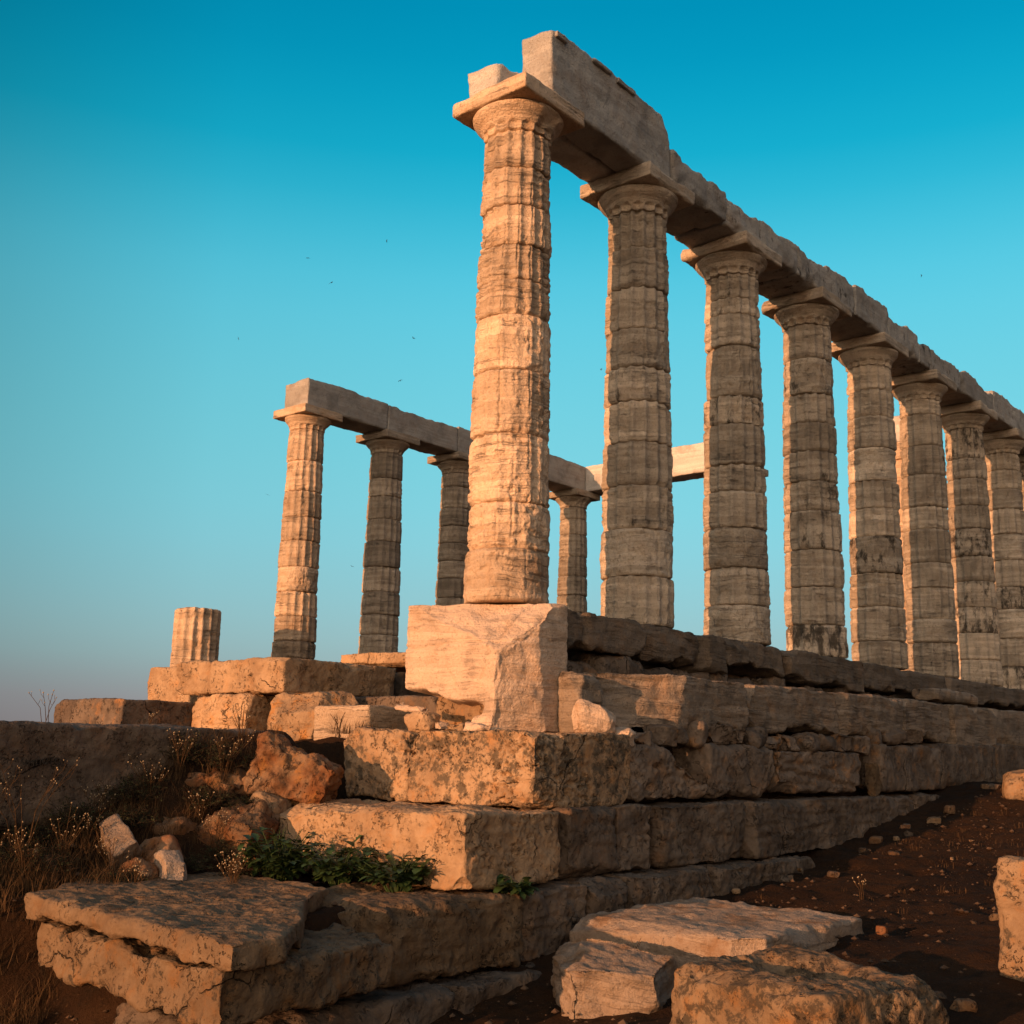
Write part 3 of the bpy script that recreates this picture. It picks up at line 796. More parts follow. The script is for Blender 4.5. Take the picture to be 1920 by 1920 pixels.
# ------------------------------------------------------------------ big broken slabs at lower left
def poly_slab(name, poly, z0, z1, seed, mat, label, color, res=0.025, under=0.0, **kw):
    """slab with a polygonal outline: a finely meshed prism worn like the blocks"""
    poly = np.array(poly, float)
    c = poly.mean(0); c3 = np.array([c[0], c[1], (z0 + z1) / 2])
    # resample outline
    pts = []
    for a, b in zip(poly, np.roll(poly, -1, 0)):
        m = max(2, int(np.linalg.norm(b - a) / res))
        pts += [a + (b - a) * i / m for i in range(m)]
    O = np.array(pts) - c
    n = len(O)
    S = np.array([seed * 3.3, seed * 1.9, seed * 0.7])
    hz = (z1 - z0) / 2; rr = kw.get('r', 0.05)
    nw = max(6, int((z1 - z0) / res))
    rings = []
    for s in np.linspace(0.04, 1.0, int(np.linalg.norm(O, axis=1).max() / res))[:-1]:
        rings.append((s, -hz))
    for t in np.linspace(-hz, hz, nw):
        rings.append((1.0, t))
    for s in np.linspace(1.0, 0.04, int(np.linalg.norm(O, axis=1).max() / res))[1:]:
        rings.append((s, hz))
    V = []; NN = []
    edge = np.roll(O, -1, 0) - np.roll(O, 1, 0)
    out = np.c_[edge[:, 1], -edge[:, 0]]; out /= np.linalg.norm(out, axis=1)[:, None]
    if (out * O).sum() < 0: out = -out
    for s, t in rings:
        V.append(np.c_[O * s, np.full(n, t)])
        d = np.linalg.norm(O, axis=1) * (1 - s)
        fl = np.clip(1 - d / 0.02, 0, 1) if abs(t) >= hz - 1e-6 else np.ones(n)
        NN.append(np.c_[out * fl[:, None], np.full(n, np.sign(t) if abs(t) >= hz - 1e-6 else 0.0) * np.where(s < 1, 1, 0.7)])
    V = np.concatenate(V); N = np.concatenate(NN); N /= np.maximum(np.linalg.norm(N, axis=1), 1e-6)[:, None]
    wear = np.clip(0.8 + 1.2 * fbm(V * 2.3 + S, 3), 0.1, 2.5) * rr
    # worn edges
    dist_in = np.concatenate([np.linalg.norm(O, axis=1) * (1 - s) for s, t in rings])
    dist_z = hz - np.abs(V[:, 2])
    a = np.clip(wear - dist_in, 0, None); b = np.clip(wear - dist_z, 0, None)
    k = np.sqrt(np.maximum(a, 0) ** 2 + np.maximum(b, 0) ** 2)
    cut = np.where((a > 0) & (b > 0), np.clip(k - wear, 0, None), 0)
    dirv = np.c_[V[:, :2] / np.maximum(np.linalg.norm(V[:, :2], axis=1), 1e-6)[:, None], np.sign(V[:, 2])]; dirv /= np.linalg.norm(dirv, axis=1)[:, None]
    V = V - dirv * cut[:, None]
    disp = kw.get('lump', 0.03) * fbm(V * 1.5 + S, 3) + kw.get('rough', 0.02) * fbm(V * 6 + S, 5, 0.55) - kw.get('pit', 0.03) * 1.5 * np.clip(pn(V * 10 + S) - 0.12, 0, 1)
    V = V + N * disp[:, None]
    if under:
        e = np.clip(0.3 + fbm(np.c_[V[:, :2] * 2.6, np.zeros(len(V))] + S, 4), 0, 2)
        V[:, 2] += under * e * np.clip(-V[:, 2] / hz, 0, 1)
    for (cn, cd, cw, cdep) in kw.get('cracks', ()):
        cn = np.array(cn, float); cn /= np.linalg.norm(cn)
        sd = V @ cn - cd + 0.04 * fbm(V * 3 + S + 11, 3)
        V = V - N * (cdep * np.exp(-(sd / cw) ** 2))[:, None]
    m = len(rings)
    i = np.arange(m - 1)[:, None] * n; j = np.arange(n)[None, :]; j2 = (j + 1) % n
    Q = np.stack([i + j, i + j2, i + n + j2, i + n + j], -1).reshape(-1, 4)
    area = (O[:, 0] * np.roll(O[:, 1], -1) - np.roll(O[:, 0], -1) * O[:, 1]).sum()
    if area < 0: Q = Q[:, ::-1]
    o = link(name, mesh_from(name, V, Q, mat), None, tuple(c3))
    o.color = (*color, 1)
    return tag(o, label, 'stone slab', 'broken slabs at the lower left')


poly_slab('broken_slab', [(-5.05, 0.12), (-5.16, -1.2), (-5.24, -2.50), (-4.86, -2.50), (-4.42, -2.12), (-3.85, -1.45), (-3.50, -1.15), (-3.1, -0.9), (-3.1, 0.6), (-4.3, 0.7)], -2.77, -2.60, 601, M_POROS,
          'upper broken slab at the lower left, flat topped with a sunlit jagged front edge', (0.4, 0.55, 0.2), r=0.05, rough=0.013, lump=0.022, pit=0.016, under=0.06, cracks=[((0.3, 1, 0), 0.10, 0.015, 0.03)])
poly_slab('broken_slab', [(-4.98, 0.05), (-5.16, -1.3), (-5.22, -2.40), (-4.5, -2.36), (-3.62, -2.14), (-3.46, -1.85), (-3.5, 0.4), (-4.4, 0.6)], -3.09, -2.78, 602, M_POROS,
          'lower broken slab at the lower left, thick and cracked beneath the flat slab', (0.6, 0.52, 0.4), r=0.06, rough=0.028, lump=0.04, cracks=[((0.2, 1, 0.1), 0.05, 0.014, 0.05), ((0.1, 1, -0.2), 0.65, 0.02, 0.04)])

# ------------------------------------------------------------------ long dark slab on the left with carved letters
wall = block('dark_wall', (-8.2, -1.60, 1.72, 3.2, -2.3, -1.385), 611, M_DARK, 'long dark stone wall in shade at the left with carved letters', 'wall', (0.3, 1.0, 0.0),
             res=0.03, r=0.06, chip=0.10, rough=0.016, lump=0.03, strata=0.0, pit=0.02)
fc = bpy.data.curves.new('inscription', 'FONT')
fc.body = '\u03f9\u0397\u0391\u039c\u0397\u03a0\u03f9\u03a4\u039f\u03a3\n \u0393  \u03a0'
fc.size = 0.078; fc.extrude = 0.010; fc.space_character = 1.12; fc.space_line = 1.9
tmp = bpy.data.objects.new('inscription', fc); COL.objects.link(tmp)
me = bpy.data.meshes.new_from_object(tmp.evaluated_get(bpy.context.evaluated_depsgraph_get()))
bpy.data.objects.remove(tmp)
me.materials.clear(); me.materials.append(M_CUT)
# hand cut: every letter a little off the line
co = np.empty(len(me.vertices) * 3, np.float32); me.vertices.foreach_get('co', co); co = co.reshape(-1, 3)
co[:, 1] += 0.012 * np.sin(co[:, 0] * 17) + 0.006 * pn(np.c_[co * 20]); co[:, 0] += 0.006 * pn(np.c_[co * 23 + 5])
me.vertices.foreach_set('co', co.ravel()); me.update()
link('inscription', me, wall, (0.34, -0.750, 0.10), (R(90), 0, 0))

# ------------------------------------------------------------------ blocks between the wall and the far row
block('squared_block', (-1.42, -0.35, 4.98, 6.62, -1.46, -1.0), 621, M_DARK, 'dark lichened block sitting alone on top of the long dark wall', 'stone block', (0.6, 1.1, 0.4), res=0.035, r=0.03, rough=0.015)
block('squared_block', (-0.42, 1.60, 3.15, 5.42, -0.90, -0.47), 622, M_POROS, 'long pitted block, half lit, at the foot of the far sunlit column', 'stone block', (0.35, 1.15, 0.1), res=0.03, r=0.05, chip=0.1, pit=0.03,
      cracks=[((0, 1, 0.1), 0.38, 0.02, 0.04)])
block('squared_block', (-0.50, 0.55, 3.72, 4.90, -1.47, -0.905), 623, M_POROS, 'ochre layered block propping the long pitted block', 'stone block', (0.0, 1.35, 0.45), res=0.025, r=0.06, strata=0.02, rough=0.02)
boulder('rough_rock', (-0.15, 2.85, -1.22), (0.8, 1.0, 0.68), 624, M_POROS, 'ochre rough rock wedged right of the layered block', 'rock', (0, 0, 0.3), (0.2, 1.0, 0.8), res=0.025)
block('squared_block', (-0.62, 0.75, 1.42, 2.32, -1.47, -1.075), 625, M_MARBLE, 'low marble block with a lit left end, left of the pale pedestal', 'stone block', (0.2, 0.95, 0.05), res=0.025, r=0.03, chip=0.06)
block('squared_block', (0.30, 1.9, 1.2, 3.1, -1.30, -0.92), 626, M_DARK, 'dark block behind the low marble block', 'stone block', (0.4, 0.9, 0.1), res=0.04, r=0.05)
block('squared_block', (3.95, 5.6, 4.6, 7.05, -0.22, 0.025), 627, M_POROS, 'sunlit slab at the foot of the second far column', 'stone block', (0.05, 1.25, 0.15), res=0.04, r=0.04)
block('squared_block', (1.75, 3.6, 3.3, 4.9, -1.3, -0.5), 628, M_DARK, 'dark block right of the half lit pitted block', 'stone block', (0.4, 0.9, 0.1), res=0.05, r=0.06)

# small loose stones
G3 = 'loose stones at the foot of the pedestal'
boulder('loose_stone', (-0.95, 0.38, -1.13), (0.16, 0.42, 0.08), 701, M_PED, 'flat pale stone wedged under the left of the pedestal', 'stone', (0.1, 0, 0.25), (0, 1.15, 0.1), res=0.012, group=G3)
boulder('loose_stone', (-1.00, 0.24, -1.27), (0.18, 0.34, 0.15), 702, M_POROS, 'rounded pale stone below the flat wedged stone', 'stone', (0, 0, 0.1), (0, 1.3, 0.2), res=0.012, group=G3)
boulder('loose_stone', (-1.02, -0.55, -1.31), (0.14, 0.30, 0.07), 703, M_PED, 'thin pinkish stone lying on the corner block edge', 'stone', (0, 0, 0.1), (0, 1.1, 0.1), res=0.012, group=G3)
boulder('loose_stone', (0.00, -1.16, -1.21), (0.30, 0.42, 0.33), 704, M_PED, 'sunlit pointed stone on the ledge right of the pedestal', 'stone', (0.2, 0.1, 0.7), (0.05, 0.9, 0.4), res=0.012, group=G3)
boulder('loose_stone', (0.22, -1.35, -1.37), (0.20, 0.26, 0.15), 705, M_PED, 'small sunlit stone below the pointed stone', 'stone', (0, 0, 0.4), (0.05, 1.0, 0.4), res=0.012, group=G3)
boulder('loose_stone', (0.50, -1.35, -1.38), (0.28, 0.22, 0.17), 706, M_DARK, 'small shaded stone right of the pointed stone', 'stone', (0, 0, 0.2), (0.2, 1.3, 0.2), res=0.015, group=G3)
boulder('loose_stone', (-0.93, 0.05, -1.30), (0.14, 0.24, 0.08), 707, M_PED, 'small flat stone right of the rounded pale stone', 'stone', (0, 0, -0.2), (0, 0.9, 0.3), res=0.012, group=G3)
boulder('loose_stone', (-0.98, -0.20, -1.31), (0.12, 0.18, 0.07), 708, M_POROS, 'tiny flat stone between the rounded stone and the thin pinkish stone', 'stone', (0, 0, 0.4), (0, 1.1, 0.3), res=0.012, group=G3)
rs = random.Random(9)
for k, (xx, zz_, w) in enumerate([(1.05, -1.33, 0.28), (1.35, -1.30, 0.30), (1.72, -1.30, 0.26), (2.15, -1.29, 0.36), (2.55, -1.31, 0.28), (3.0, -1.32, 0.32), (3.45, -1.36, 0.30), (3.9, -1.35, 0.42),
                              (4.35, -1.34, 0.36), (4.9, -1.33, 0.5), (5.4, -1.32, 0.44), (5.95, -1.35, 0.5), (6.5, -1.22, 0.4), (7.1, -1.20, 0.5), (7.9, -1.18, 0.5)]):
    boulder('packing_stone', (xx, -1.30 + rs.uniform(-0.03, 0.06), zz_), (w, 0.35, 0.22), 720 + k, M_DARK, 'brown packing stone in the dark slot under the step slabs', 'stone',
            (0, 0, rs.uniform(-0.3, 0.3)), (0.2, rs.uniform(0.9, 1.5), 0.3), res=0.025, group='packing stones under the step slabs')
boulder('loose_stone', (6.12, -1.45, -1.80), (0.40, 0.16, 0.46), 741, M_POROS, 'small triangular stone standing in the dark gap of the upper course', 'stone', (0, 0, 0), (0.1, 0.35, 0.5), res=0.02, cuts=[((0.86, 0, 0.5), 0.09), ((-0.9, 0, 0.35), 0.09)])

# rusty rocks on the bank at left
boulder('rusty_rock', (-1.98, 0.98, -1.83), (0.80, 1.05, 0.50), 751, M_ROCK, 'big rusty red rock leaning against the pitted blocks', 'rock', (0.35, 0.15, 0.5), (0.66, 0.72, 0.85), res=0.016, rough=0.05, lump=0.08)
boulder('rusty_rock', (-2.30, 1.45, -2.02), (0.9, 0.9, 0.55), 752, M_ROCK, 'dark rusty rock low against the dark wall', 'rock', (0.2, -0.2, 0.3), (0.5, 0.7, 0.5), res=0.022, rough=0.05, lump=0.08)
boulder('rusty_rock', (-2.75, 0.75, -2.34), (0.8, 0.6, 0.45), 753, M_ROCK, 'dark earthy rock beside the green plants', 'rock', (0.1, -0.3, 0.3), (0.6, 0.55, 0.3), res=0.022, rough=0.05, lump=0.08)
boulder('leaning_slab', (-3.80, 0.95, -2.46), (0.26, 0.62, 0.46), 754, M_PED, 'pinkish slab leaning on the bank left of the white stone', 'stone', (R(25), R(-28), R(-25)), (0.3, 0.42, 0.45), res=0.015, r=0.15, rough=0.012, lump=0.02)
boulder('leaning_slab', (-3.55, 0.72, -2.52), (0.26, 0.60, 0.36), 755, M_ROCK, 'brown slab lying between the pinkish slab and the white stone', 'stone', (R(25), R(-28), R(-25)), (0.3, 1.0, 0.25), res=0.018, r=0.15)
boulder('loose_stone', (-3.70, 0.36, -2.56), (0.24, 0.42, 0.26), 756, M_PED, 'small white sunlit stone in the weeds at left', 'stone', (R(20), 0, R(-20)), (0.1, 0.62, 0.05), res=0.012, rough=0.01, lump=0.02)
boulder('rusty_rock', (-5.15, 1.05, -2.75), (0.9, 0.7, 0.42), 757, M_ROCK, 'brown rock at the left edge above the broken slab', 'rock', (0, 0.1, 0.3), (0.3, 0.9, 0.15), res=0.022)
boulder('loose_stone', (-2.35, 0.86, -2.06), (0.3, 0.34, 0.22), 758, M_POROS, 'grey stone on the left end of the sunlit block behind the plants', 'stone', (0, 0, 0.3), (0.1, 0.9, 0.1), res=0.018)

for k, (a, b, c_, d_, l) in enumerate([(-3.15, 1.15, -2.33, 0.5, 'dark rock half buried in the middle of the bank'), (-2.7, 1.5, -2.0, 0.55, 'brown rock against the wall left of the rusty red rock'),
        (-4.4, 1.15, -2.58, 0.45, 'rock half buried left of the leaning pinkish slab'), (-3.9, 0.55, -2.62, 0.35, 'small rock in front of the leaning pinkish slab'), (-2.95, 0.3, -2.55, 0.35, 'small dark rock left of the green plants')]):
    boulder('bank_rock', (a, b, c_), (d_, d_ * 0.8, d_ * 0.6), 770 + k, M_ROCK, l, 'rock', (0.1 * k, 0.2, 0.5 * k), (0.6, 0.75, 0.3), res=0.02, rough=0.035)

# ------------------------------------------------------------------ fallen blocks at lower right
mold = thing('moulded_slab', 'fallen moulded marble slab with sunlit front, behind the hollowed block', 'stone slab', (-0.55, -2.75, -3.35), (0, 0, 0))
def shear(P, h):
    return P
block('slab', (-0.85, 1.15, -0.92, 0.80, 0.14, 0.50), 801, M_PED, None, None, (0.35, 0.60, 0.55), parent=mold, nick=8, nickd=0.15, res=0.018, r=0.04, chip=0.14, rough=0.014, tilt=(0.0, 0.0))
block('moulding', (-1.30, 0.9, -0.85, 0.86, -0.2, 0.135), 802, M_PED, None, None, (0.45, 0.52, 0.55), parent=mold, nick=8, nickd=0.18, res=0.02, r=0.06, chip=0.12, rough=0.016)
boulder('fallen_block', (-2.25, -2.98, -3.22), (1.1, 0.95, 0.55), 803, M_PED, 'pinkish fallen block left of the hollowed block, at the bottom edge', 'stone block', (0.05, -0.12, 0.5), (0.4, 0.52, 0.55), res=0.018, r=0.16, lump=0.03, strata=0.012)


def hollow(P, h):
    # basin worn into the top
    rx = (P[:, 0] - 0.04) / 0.36; ry = (P[:, 1] - 0.02) / 0.46
    e = fbm(P * 3.1 + 5, 3)
    w = np.clip(1.15 - np.sqrt(rx ** 2 + ry ** 2) + 0.18 * e, 0, 1)
    P[:, 2] -= 0.17 * sstep(0.0, 0.6, w) * np.clip(P[:, 2] / h[2], 0, 1)
    return P


block('hollowed_block', (-3.10, -1.95, -5.22, -3.95, -3.60, -2.79), 811, M_POROS, 'large lichened block with a hollow worn in its top, nearest at the bottom', 'stone block', (0.85, 0.62, 0.6),
      rotz=R(-14), res=0.016, r=0.11, chip=0.10, rough=0.017, lump=0.035, strata=0.003, pit=0.035, deform=hollow)
block('upright_block', (-0.45, 0.35, -5.95, -5.08, -3.3, -2.19), 812, M_POROS, 'upright ochre block cut off by the right edge', 'stone block', (0.6, 0.8, 0.5), res=0.022, r=0.09, chip=0.06, rough=0.02, pit=0.03)
boulder('fallen_block', (8.4, -2.78, -1.87), (0.58, 0.6, 0.50), 813, M_POROS, 'small ochre boulder on the far ground at the right edge', 'rock', (0, 0, 0.3), (0.1, 0.8, 0.5), res=0.03)


# ------------------------------------------------------------------ ground
def ground_h(X, Y):
    south = -2.96 + 0.05 * X + 0.0075 * X * X
    south = np.where(X < 0, -2.96 + 0.10 * X, south)
    south = np.clip(south, -3.62, -1.88)
    trench = 0.12 * np.exp(-((Y + 2.4) / 0.8) ** 2) * sstep(1.0, -2.0, X)
    south = south - trench
    # earth bank below the dark wall
    bank = -2.70 + 1.02 * sstep(-4.5, -1.75, X) * sstep(0.2, 1.75, Y) + 0.28 * sstep(0.0, 1.7, Y) * sstep(-6.5, -3.8, X)
    wb = sstep(-1.75, -1.25, Y) * sstep(-5.0, -4.3, X + 1.3 * sstep(0.1, 0.9, Y)) * sstep(8.0, 7.0, Y)
    wx = sstep(-1.2, -1.6, X)
    h = south * (1 - wb * wx) + bank * wb * wx
    # core of the platform
    core = -1.45 + 0.18 * sstep(2.5, 1.5, Y) * sstep(-0.2, 0.25, X)
    wc = sstep(-1.12, -0.98, Y) * sstep(-0.95, -0.75, X) * sstep(14.5, 13.0, Y)
    h = h * (1 - wc) + core * wc
    return h


def axis(lo, hi, step, far):
    a = list(np.arange(lo, hi + 1e-6, step)); s = step
    b = hi; c = lo; up_, dn = [], []
    while b < far:
        s *= 1.28; b += s; c -= s; up_.append(b); dn.append(c)
    return np.array(dn[::-1] + a + up_)


gx = axis(-9.0, 14.0, 0.055, 2500); gy = axis(-7.5, 3.5, 0.055, 2500)
GX, GY = np.meshgrid(gx, gy, indexing='ij')
fx, fy = GX.ravel(), GY.ravel()
dist = np.sqrt((fx - 5) ** 2 + (fy - 3) ** 2)
gz = ground_h(fx, fy)
nearw = np.exp(-(dist / 30) ** 2)
P2 = np.c_[fx, fy, np.zeros(len(fx))]
gz = gz + nearw * (0.07 * fbm(P2 * 0.9, 3) + 0.035 * fbm(P2 * 3.5, 4))
gz = np.where(dist > 40, gz - (dist - 40) * 0.03, gz); gz = np.maximum(gz, -30)
nxg, nyg = len(gx), len(gy)
ii = np.arange(nxg - 1)[:, None] * nyg; jj = np.arange(nyg - 1)[None, :]
GQ = np.stack([ii + jj, ii + nyg + jj, ii + nyg + jj + 1, ii + jj + 1], -1).reshape(-1, 4)
tag(link('ground', mesh_from('ground', np.c_[fx, fy, gz], GQ, M_EARTH)), kind='structure')


def gh(x, y):
    return float(ground_h(np.array([x]), np.array([y]))[0])


# pebbles
rs = random.Random(21)
ico_v = []; ico_f = []
PV, PF = [], []
bv = [(0, 0, 1), (0.9, 0, 0.2), (0.28, 0.85, 0.25), (-0.72, 0.53, 0.15), (-0.7, -0.5, 0.2), (0.3, -0.85, 0.15), (0, 0, -0.6)]
bf = [(0, 1, 2), (0, 2, 3), (0, 3, 4), (0, 4, 5), (0, 5, 1), (6, 2, 1), (6, 3, 2), (6, 4, 3), (6, 5, 4), (6, 1, 5)]
for k in range(3200):
    xx = rs.uniform(-4, 9); yy = -2.1 - abs(rs.gauss(0, 1.9))
    if k % 5 == 0:
        xx = rs.uniform(-5, -1.7); yy = rs.uniform(-1.2, 1.6)
    s = rs.choice([0.004, 0.005, 0.006, 0.008, 0.011, 0.017, 0.007, 0.006, 0.005, 0.03]) * rs.uniform(0.7, 1.3)
    a = rs.uniform(0, 6.28); zz0 = gh(xx, yy)
    n0 = len(PV)
    for v in bv:
        j = [c * rs.uniform(0.75, 1.25) for c in v]
        PV.append((xx + s * (j[0] * math.cos(a) - j[1] * math.sin(a)) * 1.3, yy + s * (j[0] * math.sin(a) + j[1] * math.cos(a)), zz0 + 0.01 + s * j[2] * 0.7))
    PF += [tuple(n0 + q for q in f) for f in bf]
M_PEB = plain('pebble_stone', (0.10, 0.058, 0.034), 0.5, 0.9, 1.5)
tag(link('gravel', mesh_from('gravel', PV, PF, M_PEB, False)), 'small pale pebbles scattered over the brown earth', 'gravel', kind='stuff')


rs = random.Random(44)
for k in range(46):
    if k < 18:
        x_ = rs.uniform(-0.5, 9.5); y_ = -1.95 - abs(rs.gauss(0, 0.25)); d_ = rs.uniform(0.08, 0.22)
    else:
        x_ = rs.uniform(-1.5, 9); y_ = rs.uniform(-5.2, -2.3); d_ = rs.choice([0.05, 0.06, 0.08, 0.11, 0.16])
    boulder('rubble_piece', (x_, y_, gh(x_, y_) + 0.02), (d_, d_ * rs.uniform(0.6, 0.9), d_ * rs.uniform(0.4, 0.7)), 1200 + k, rs.choice([M_DARK, M_POROS, M_ROCK]), 'broken stone lying loose on the dark slope right of the steps', 'stone',
            (0, 0, rs.uniform(0, 3)), (0.4, rs.uniform(0.5, 1.0), 0.3), r=0.45, res=max(0.008, d_ / 16), group='broken stones on the dark slope', rough=0.008, lump=0.012)

# ------------------------------------------------------------------ plants
def tube(V, F, pts, r0, r1, k=4):
    n0 = len(V); m = len(pts)
    for i, p in enumerate(pts):
        r = r0 + (r1 - r0) * i / (m - 1)
        d = (Vector(pts[min(i + 1, m - 1)]) - Vector(pts[max(i - 1, 0)])).normalized()
        a = d.orthogonal().normalized(); b = d.cross(a)
        for q in range(k):
            w = q / k * 2 * math.pi
            V.append(tuple(Vector(p) + a * math.cos(w) * r + b * math.sin(w) * r))
    for i in range(m - 1):
        for q in range(k):
            F.append((n0 + i * k + q, n0 + i * k + (q + 1) % k, n0 + (i + 1) * k + (q + 1) % k, n0 + (i + 1) * k + q))


def leaf(V, F, base, d, length, width, rs):
    """lobed leaf bent downwards at its tip"""
    d = Vector(d).normalized(); side = d.cross(Vector((0, 0, 1)))
    side = (side if side.length > 0.1 else Vector((1, 0, 0))).normalized(); nrm = side.cross(d)
    prof = [(0, 0.06), (0.15, 0.10), (0.28, 0.62), (0.38, 0.42), (0.52, 1.0), (0.62, 0.60), (0.76, 0.82), (0.88, 0.45), (1.0, 0.05)]
    n0 = len(V); droop = rs.uniform(0.15, 0.5)
    for t, w in prof:
        c = Vector(base) + d * (t * length) - nrm * (droop * length * t * t) + nrm * 0.0
        for s in (-1, 0, 1):
            V.append(tuple(c + side * (s * w * width) + nrm * (abs(s) * w * width * 0.25)))
    for i in range(len(prof) - 1):
        for q in (0, 1):
            F.append((n0 + i * 3 + q, n0 + i * 3 + q + 1, n0 + (i + 1) * 3 + q + 1, n0 + (i + 1) * 3 + q))


def leafy_plant(x, y, z, hgt, spread, n, seed, label, vec=(-0.4, -0.9)):
    rs = random.Random(seed)
    root = thing('leafy_plant', label, 'plant', (x, y, z), group='green leafy plants')
    SV, SF, LV, LF = [], [], [], []
    for k in range(n):
        a = rs.uniform(0, 6.28); rad = spread * math.sqrt(rs.random())
        bx_, by_ = rad * 0.5 * math.cos(a), rad * 0.5 * math.sin(a)
        top = Vector((rad * math.cos(a), rad * math.sin(a), hgt * rs.uniform(0.35, 1.0) * (1 - 0.35 * rad / spread)))
        mid = Vector((bx_, by_, top.z * 0.6))
        tube(SV, SF, [(bx_ * 0.5, by_ * 0.5, -0.03), tuple(mid), tuple(top)], 0.005, 0.003)
        for q in range(rs.randint(6, 9)):
            aa = a + rs.uniform(-1.8, 1.8)
            el = rs.uniform(-0.2, 0.9)
            base = Vector((bx_ * 0.5, by_ * 0.5, 0.02)).lerp(top, rs.uniform(0.15, 1.0))
            L = rs.uniform(0.07, 0.13)
            leaf(LV, LF, base, (math.cos(aa) * math.cos(el), math.sin(aa) * math.cos(el), math.sin(el)), L, L * 0.36, rs)
    link('stem', mesh_from('stem', SV, SF, M_LEAF), root)
    link('foliage', mesh_from('foliage', LV, LF, M_LEAF), root)


leafy_plant(-2.88, 0.02, -2.64, 0.52, 0.36, 60, 1, 'tallest leafy green plant, left of the three beneath the sunlit block')
leafy_plant(-2.70, -0.55, -2.62, 0.42, 0.33, 50, 2, 'middle leafy green plant beneath the sunlit block')
leafy_plant(-2.60, -1.12, -2.62, 0.30, 0.32, 48, 3, 'low leafy green plant near the corner of the sunlit block')
leafy_plant(-1.95, -1.80, -2.66, 0.16, 0.20, 14, 4, 'tiny dark green plant in the joint right of the sunlit block corner')


def dry_weed(x, y, hgt, seed, label, z=None, nst=5, head=0.0085, lean=0.6):
    rs = random.Random(seed)
    SV, SF, HV, HF = [], [], [], []
    def knob(p, r):
        n0 = len(HV)
        for v in bv:
            HV.append((p.x + r * v[0], p.y + r * v[1], p.z + r * v[2] * 1.3))
        HF.extend([tuple(n0 + q for q in f) for f in bf])
    for k in range(nst):
        a = rs.uniform(0, 6.28); h = hgt * rs.uniform(0.6, 1.0); ln = lean * rs.uniform(0.3, 1.0) * h
        p0 = Vector((rs.uniform(-0.03, 0.03), rs.uniform(-0.03, 0.03), -0.05))
        p1 = Vector((ln * 0.35 * math.cos(a), ln * 0.35 * math.sin(a), h * 0.55)); p2 = Vector((ln * math.cos(a), ln * math.sin(a), h))
        tube(SV, SF, [tuple(p0), tuple(p1), tuple(p2)], 0.0035, 0.0018, 4)
        knob(p2, head * rs.uniform(0.7, 1.2))
        for q in range(rs.randint(2, 4)):
            b = p1.lerp(p2, rs.uniform(0.0, 0.8)); aa = rs.uniform(0, 6.28); L = h * rs.uniform(0.12, 0.3)
            e = b + Vector((math.cos(aa) * 0.6, math.sin(aa) * 0.6, 0.8)) * L
            m_ = b.lerp(e, 0.5) + Vector((math.cos(aa), math.sin(aa), 0)) * L * 0.12
            tube(SV, SF, [tuple(b), tuple(m_), tuple(e)], 0.002, 0.0012, 3)
            knob(e, head * rs.uniform(0.5, 1.0))
    n0 = len(SV)
    me = mesh_from('dry_weed', SV + HV, SF + [tuple(q + n0 for q in f) for f in HF], M_STEM)
    me.materials.append(M_HEAD)
    me.polygons.foreach_set('material_index', np.r_[np.zeros(len(SF), np.int32), np.ones(len(HF), np.int32)])
    o = link('dry_weed', me, None, (x, y, gh(x, y) if z is None else z))
    tag(o, label, 'weed', 'dry weeds with pale seed heads')


M_TWIG = plain('dark_twig', (0.045, 0.026, 0.014), 0.5, 0.9, 14.0)
M_SCRUB = plain('scrub_leaf', (0.030, 0.032, 0.012), 0.6, 0.8, 9.0)


def scrub(x, y, rad, hgt, n, seed, label):
    """low tangled dry bush: forked twigs with small leaves"""
    rs = random.Random(seed)
    root = thing('scrub_bush', label, 'bush', (x, y, gh(x, y)), group='low scrub on the bank')
    SV, SF, LV, LF = [], [], [], []
    for k in range(n):
        a = rs.uniform(0, 6.28); el = rs.uniform(0.25, 1.4); L = rs.uniform(0.5, 1.0)
        e = Vector((math.cos(a) * math.cos(el) * rad, math.sin(a) * math.cos(el) * rad, math.sin(el) * hgt)) * L
        m_ = e * 0.5 + Vector((rs.uniform(-1, 1), rs.uniform(-1, 1), rs.uniform(-0.3, 1))) * 0.12 * rad
        tube(SV, SF, [(rs.uniform(-0.05, 0.05), rs.uniform(-0.05, 0.05), -0.04), tuple(m_), tuple(e)], 0.004, 0.0012, 3)
        for q in range(5):
            b = m_.lerp(e, rs.uniform(0.0, 1.0)); d = Vector((rs.uniform(-1, 1), rs.uniform(-1, 1), rs.uniform(-0.3, 1))).normalized()
            c = b + d * rs.uniform(0.03, 0.09)
            tube(SV, SF, [tuple(b), tuple(c)], 0.002, 0.001, 3)
            for w in range(3):
                p = b.lerp(c, rs.random()); sd = Vector((rs.uniform(-1, 1), rs.uniform(-1, 1), rs.uniform(-1, 1))).normalized() * 0.011; fw_ = d.orthogonal().normalized() * 0.005
                n0 = len(LV); LV += [tuple(p), tuple(p + sd + fw_), tuple(p + sd * 2), tuple(p + sd - fw_)]; LF.append((n0, n0 + 1, n0 + 2, n0 + 3))
    link('branches', mesh_from('branches', SV, SF, M_TWIG), root)
    link('foliage', mesh_from('foliage', LV, LF, M_SCRUB), root)


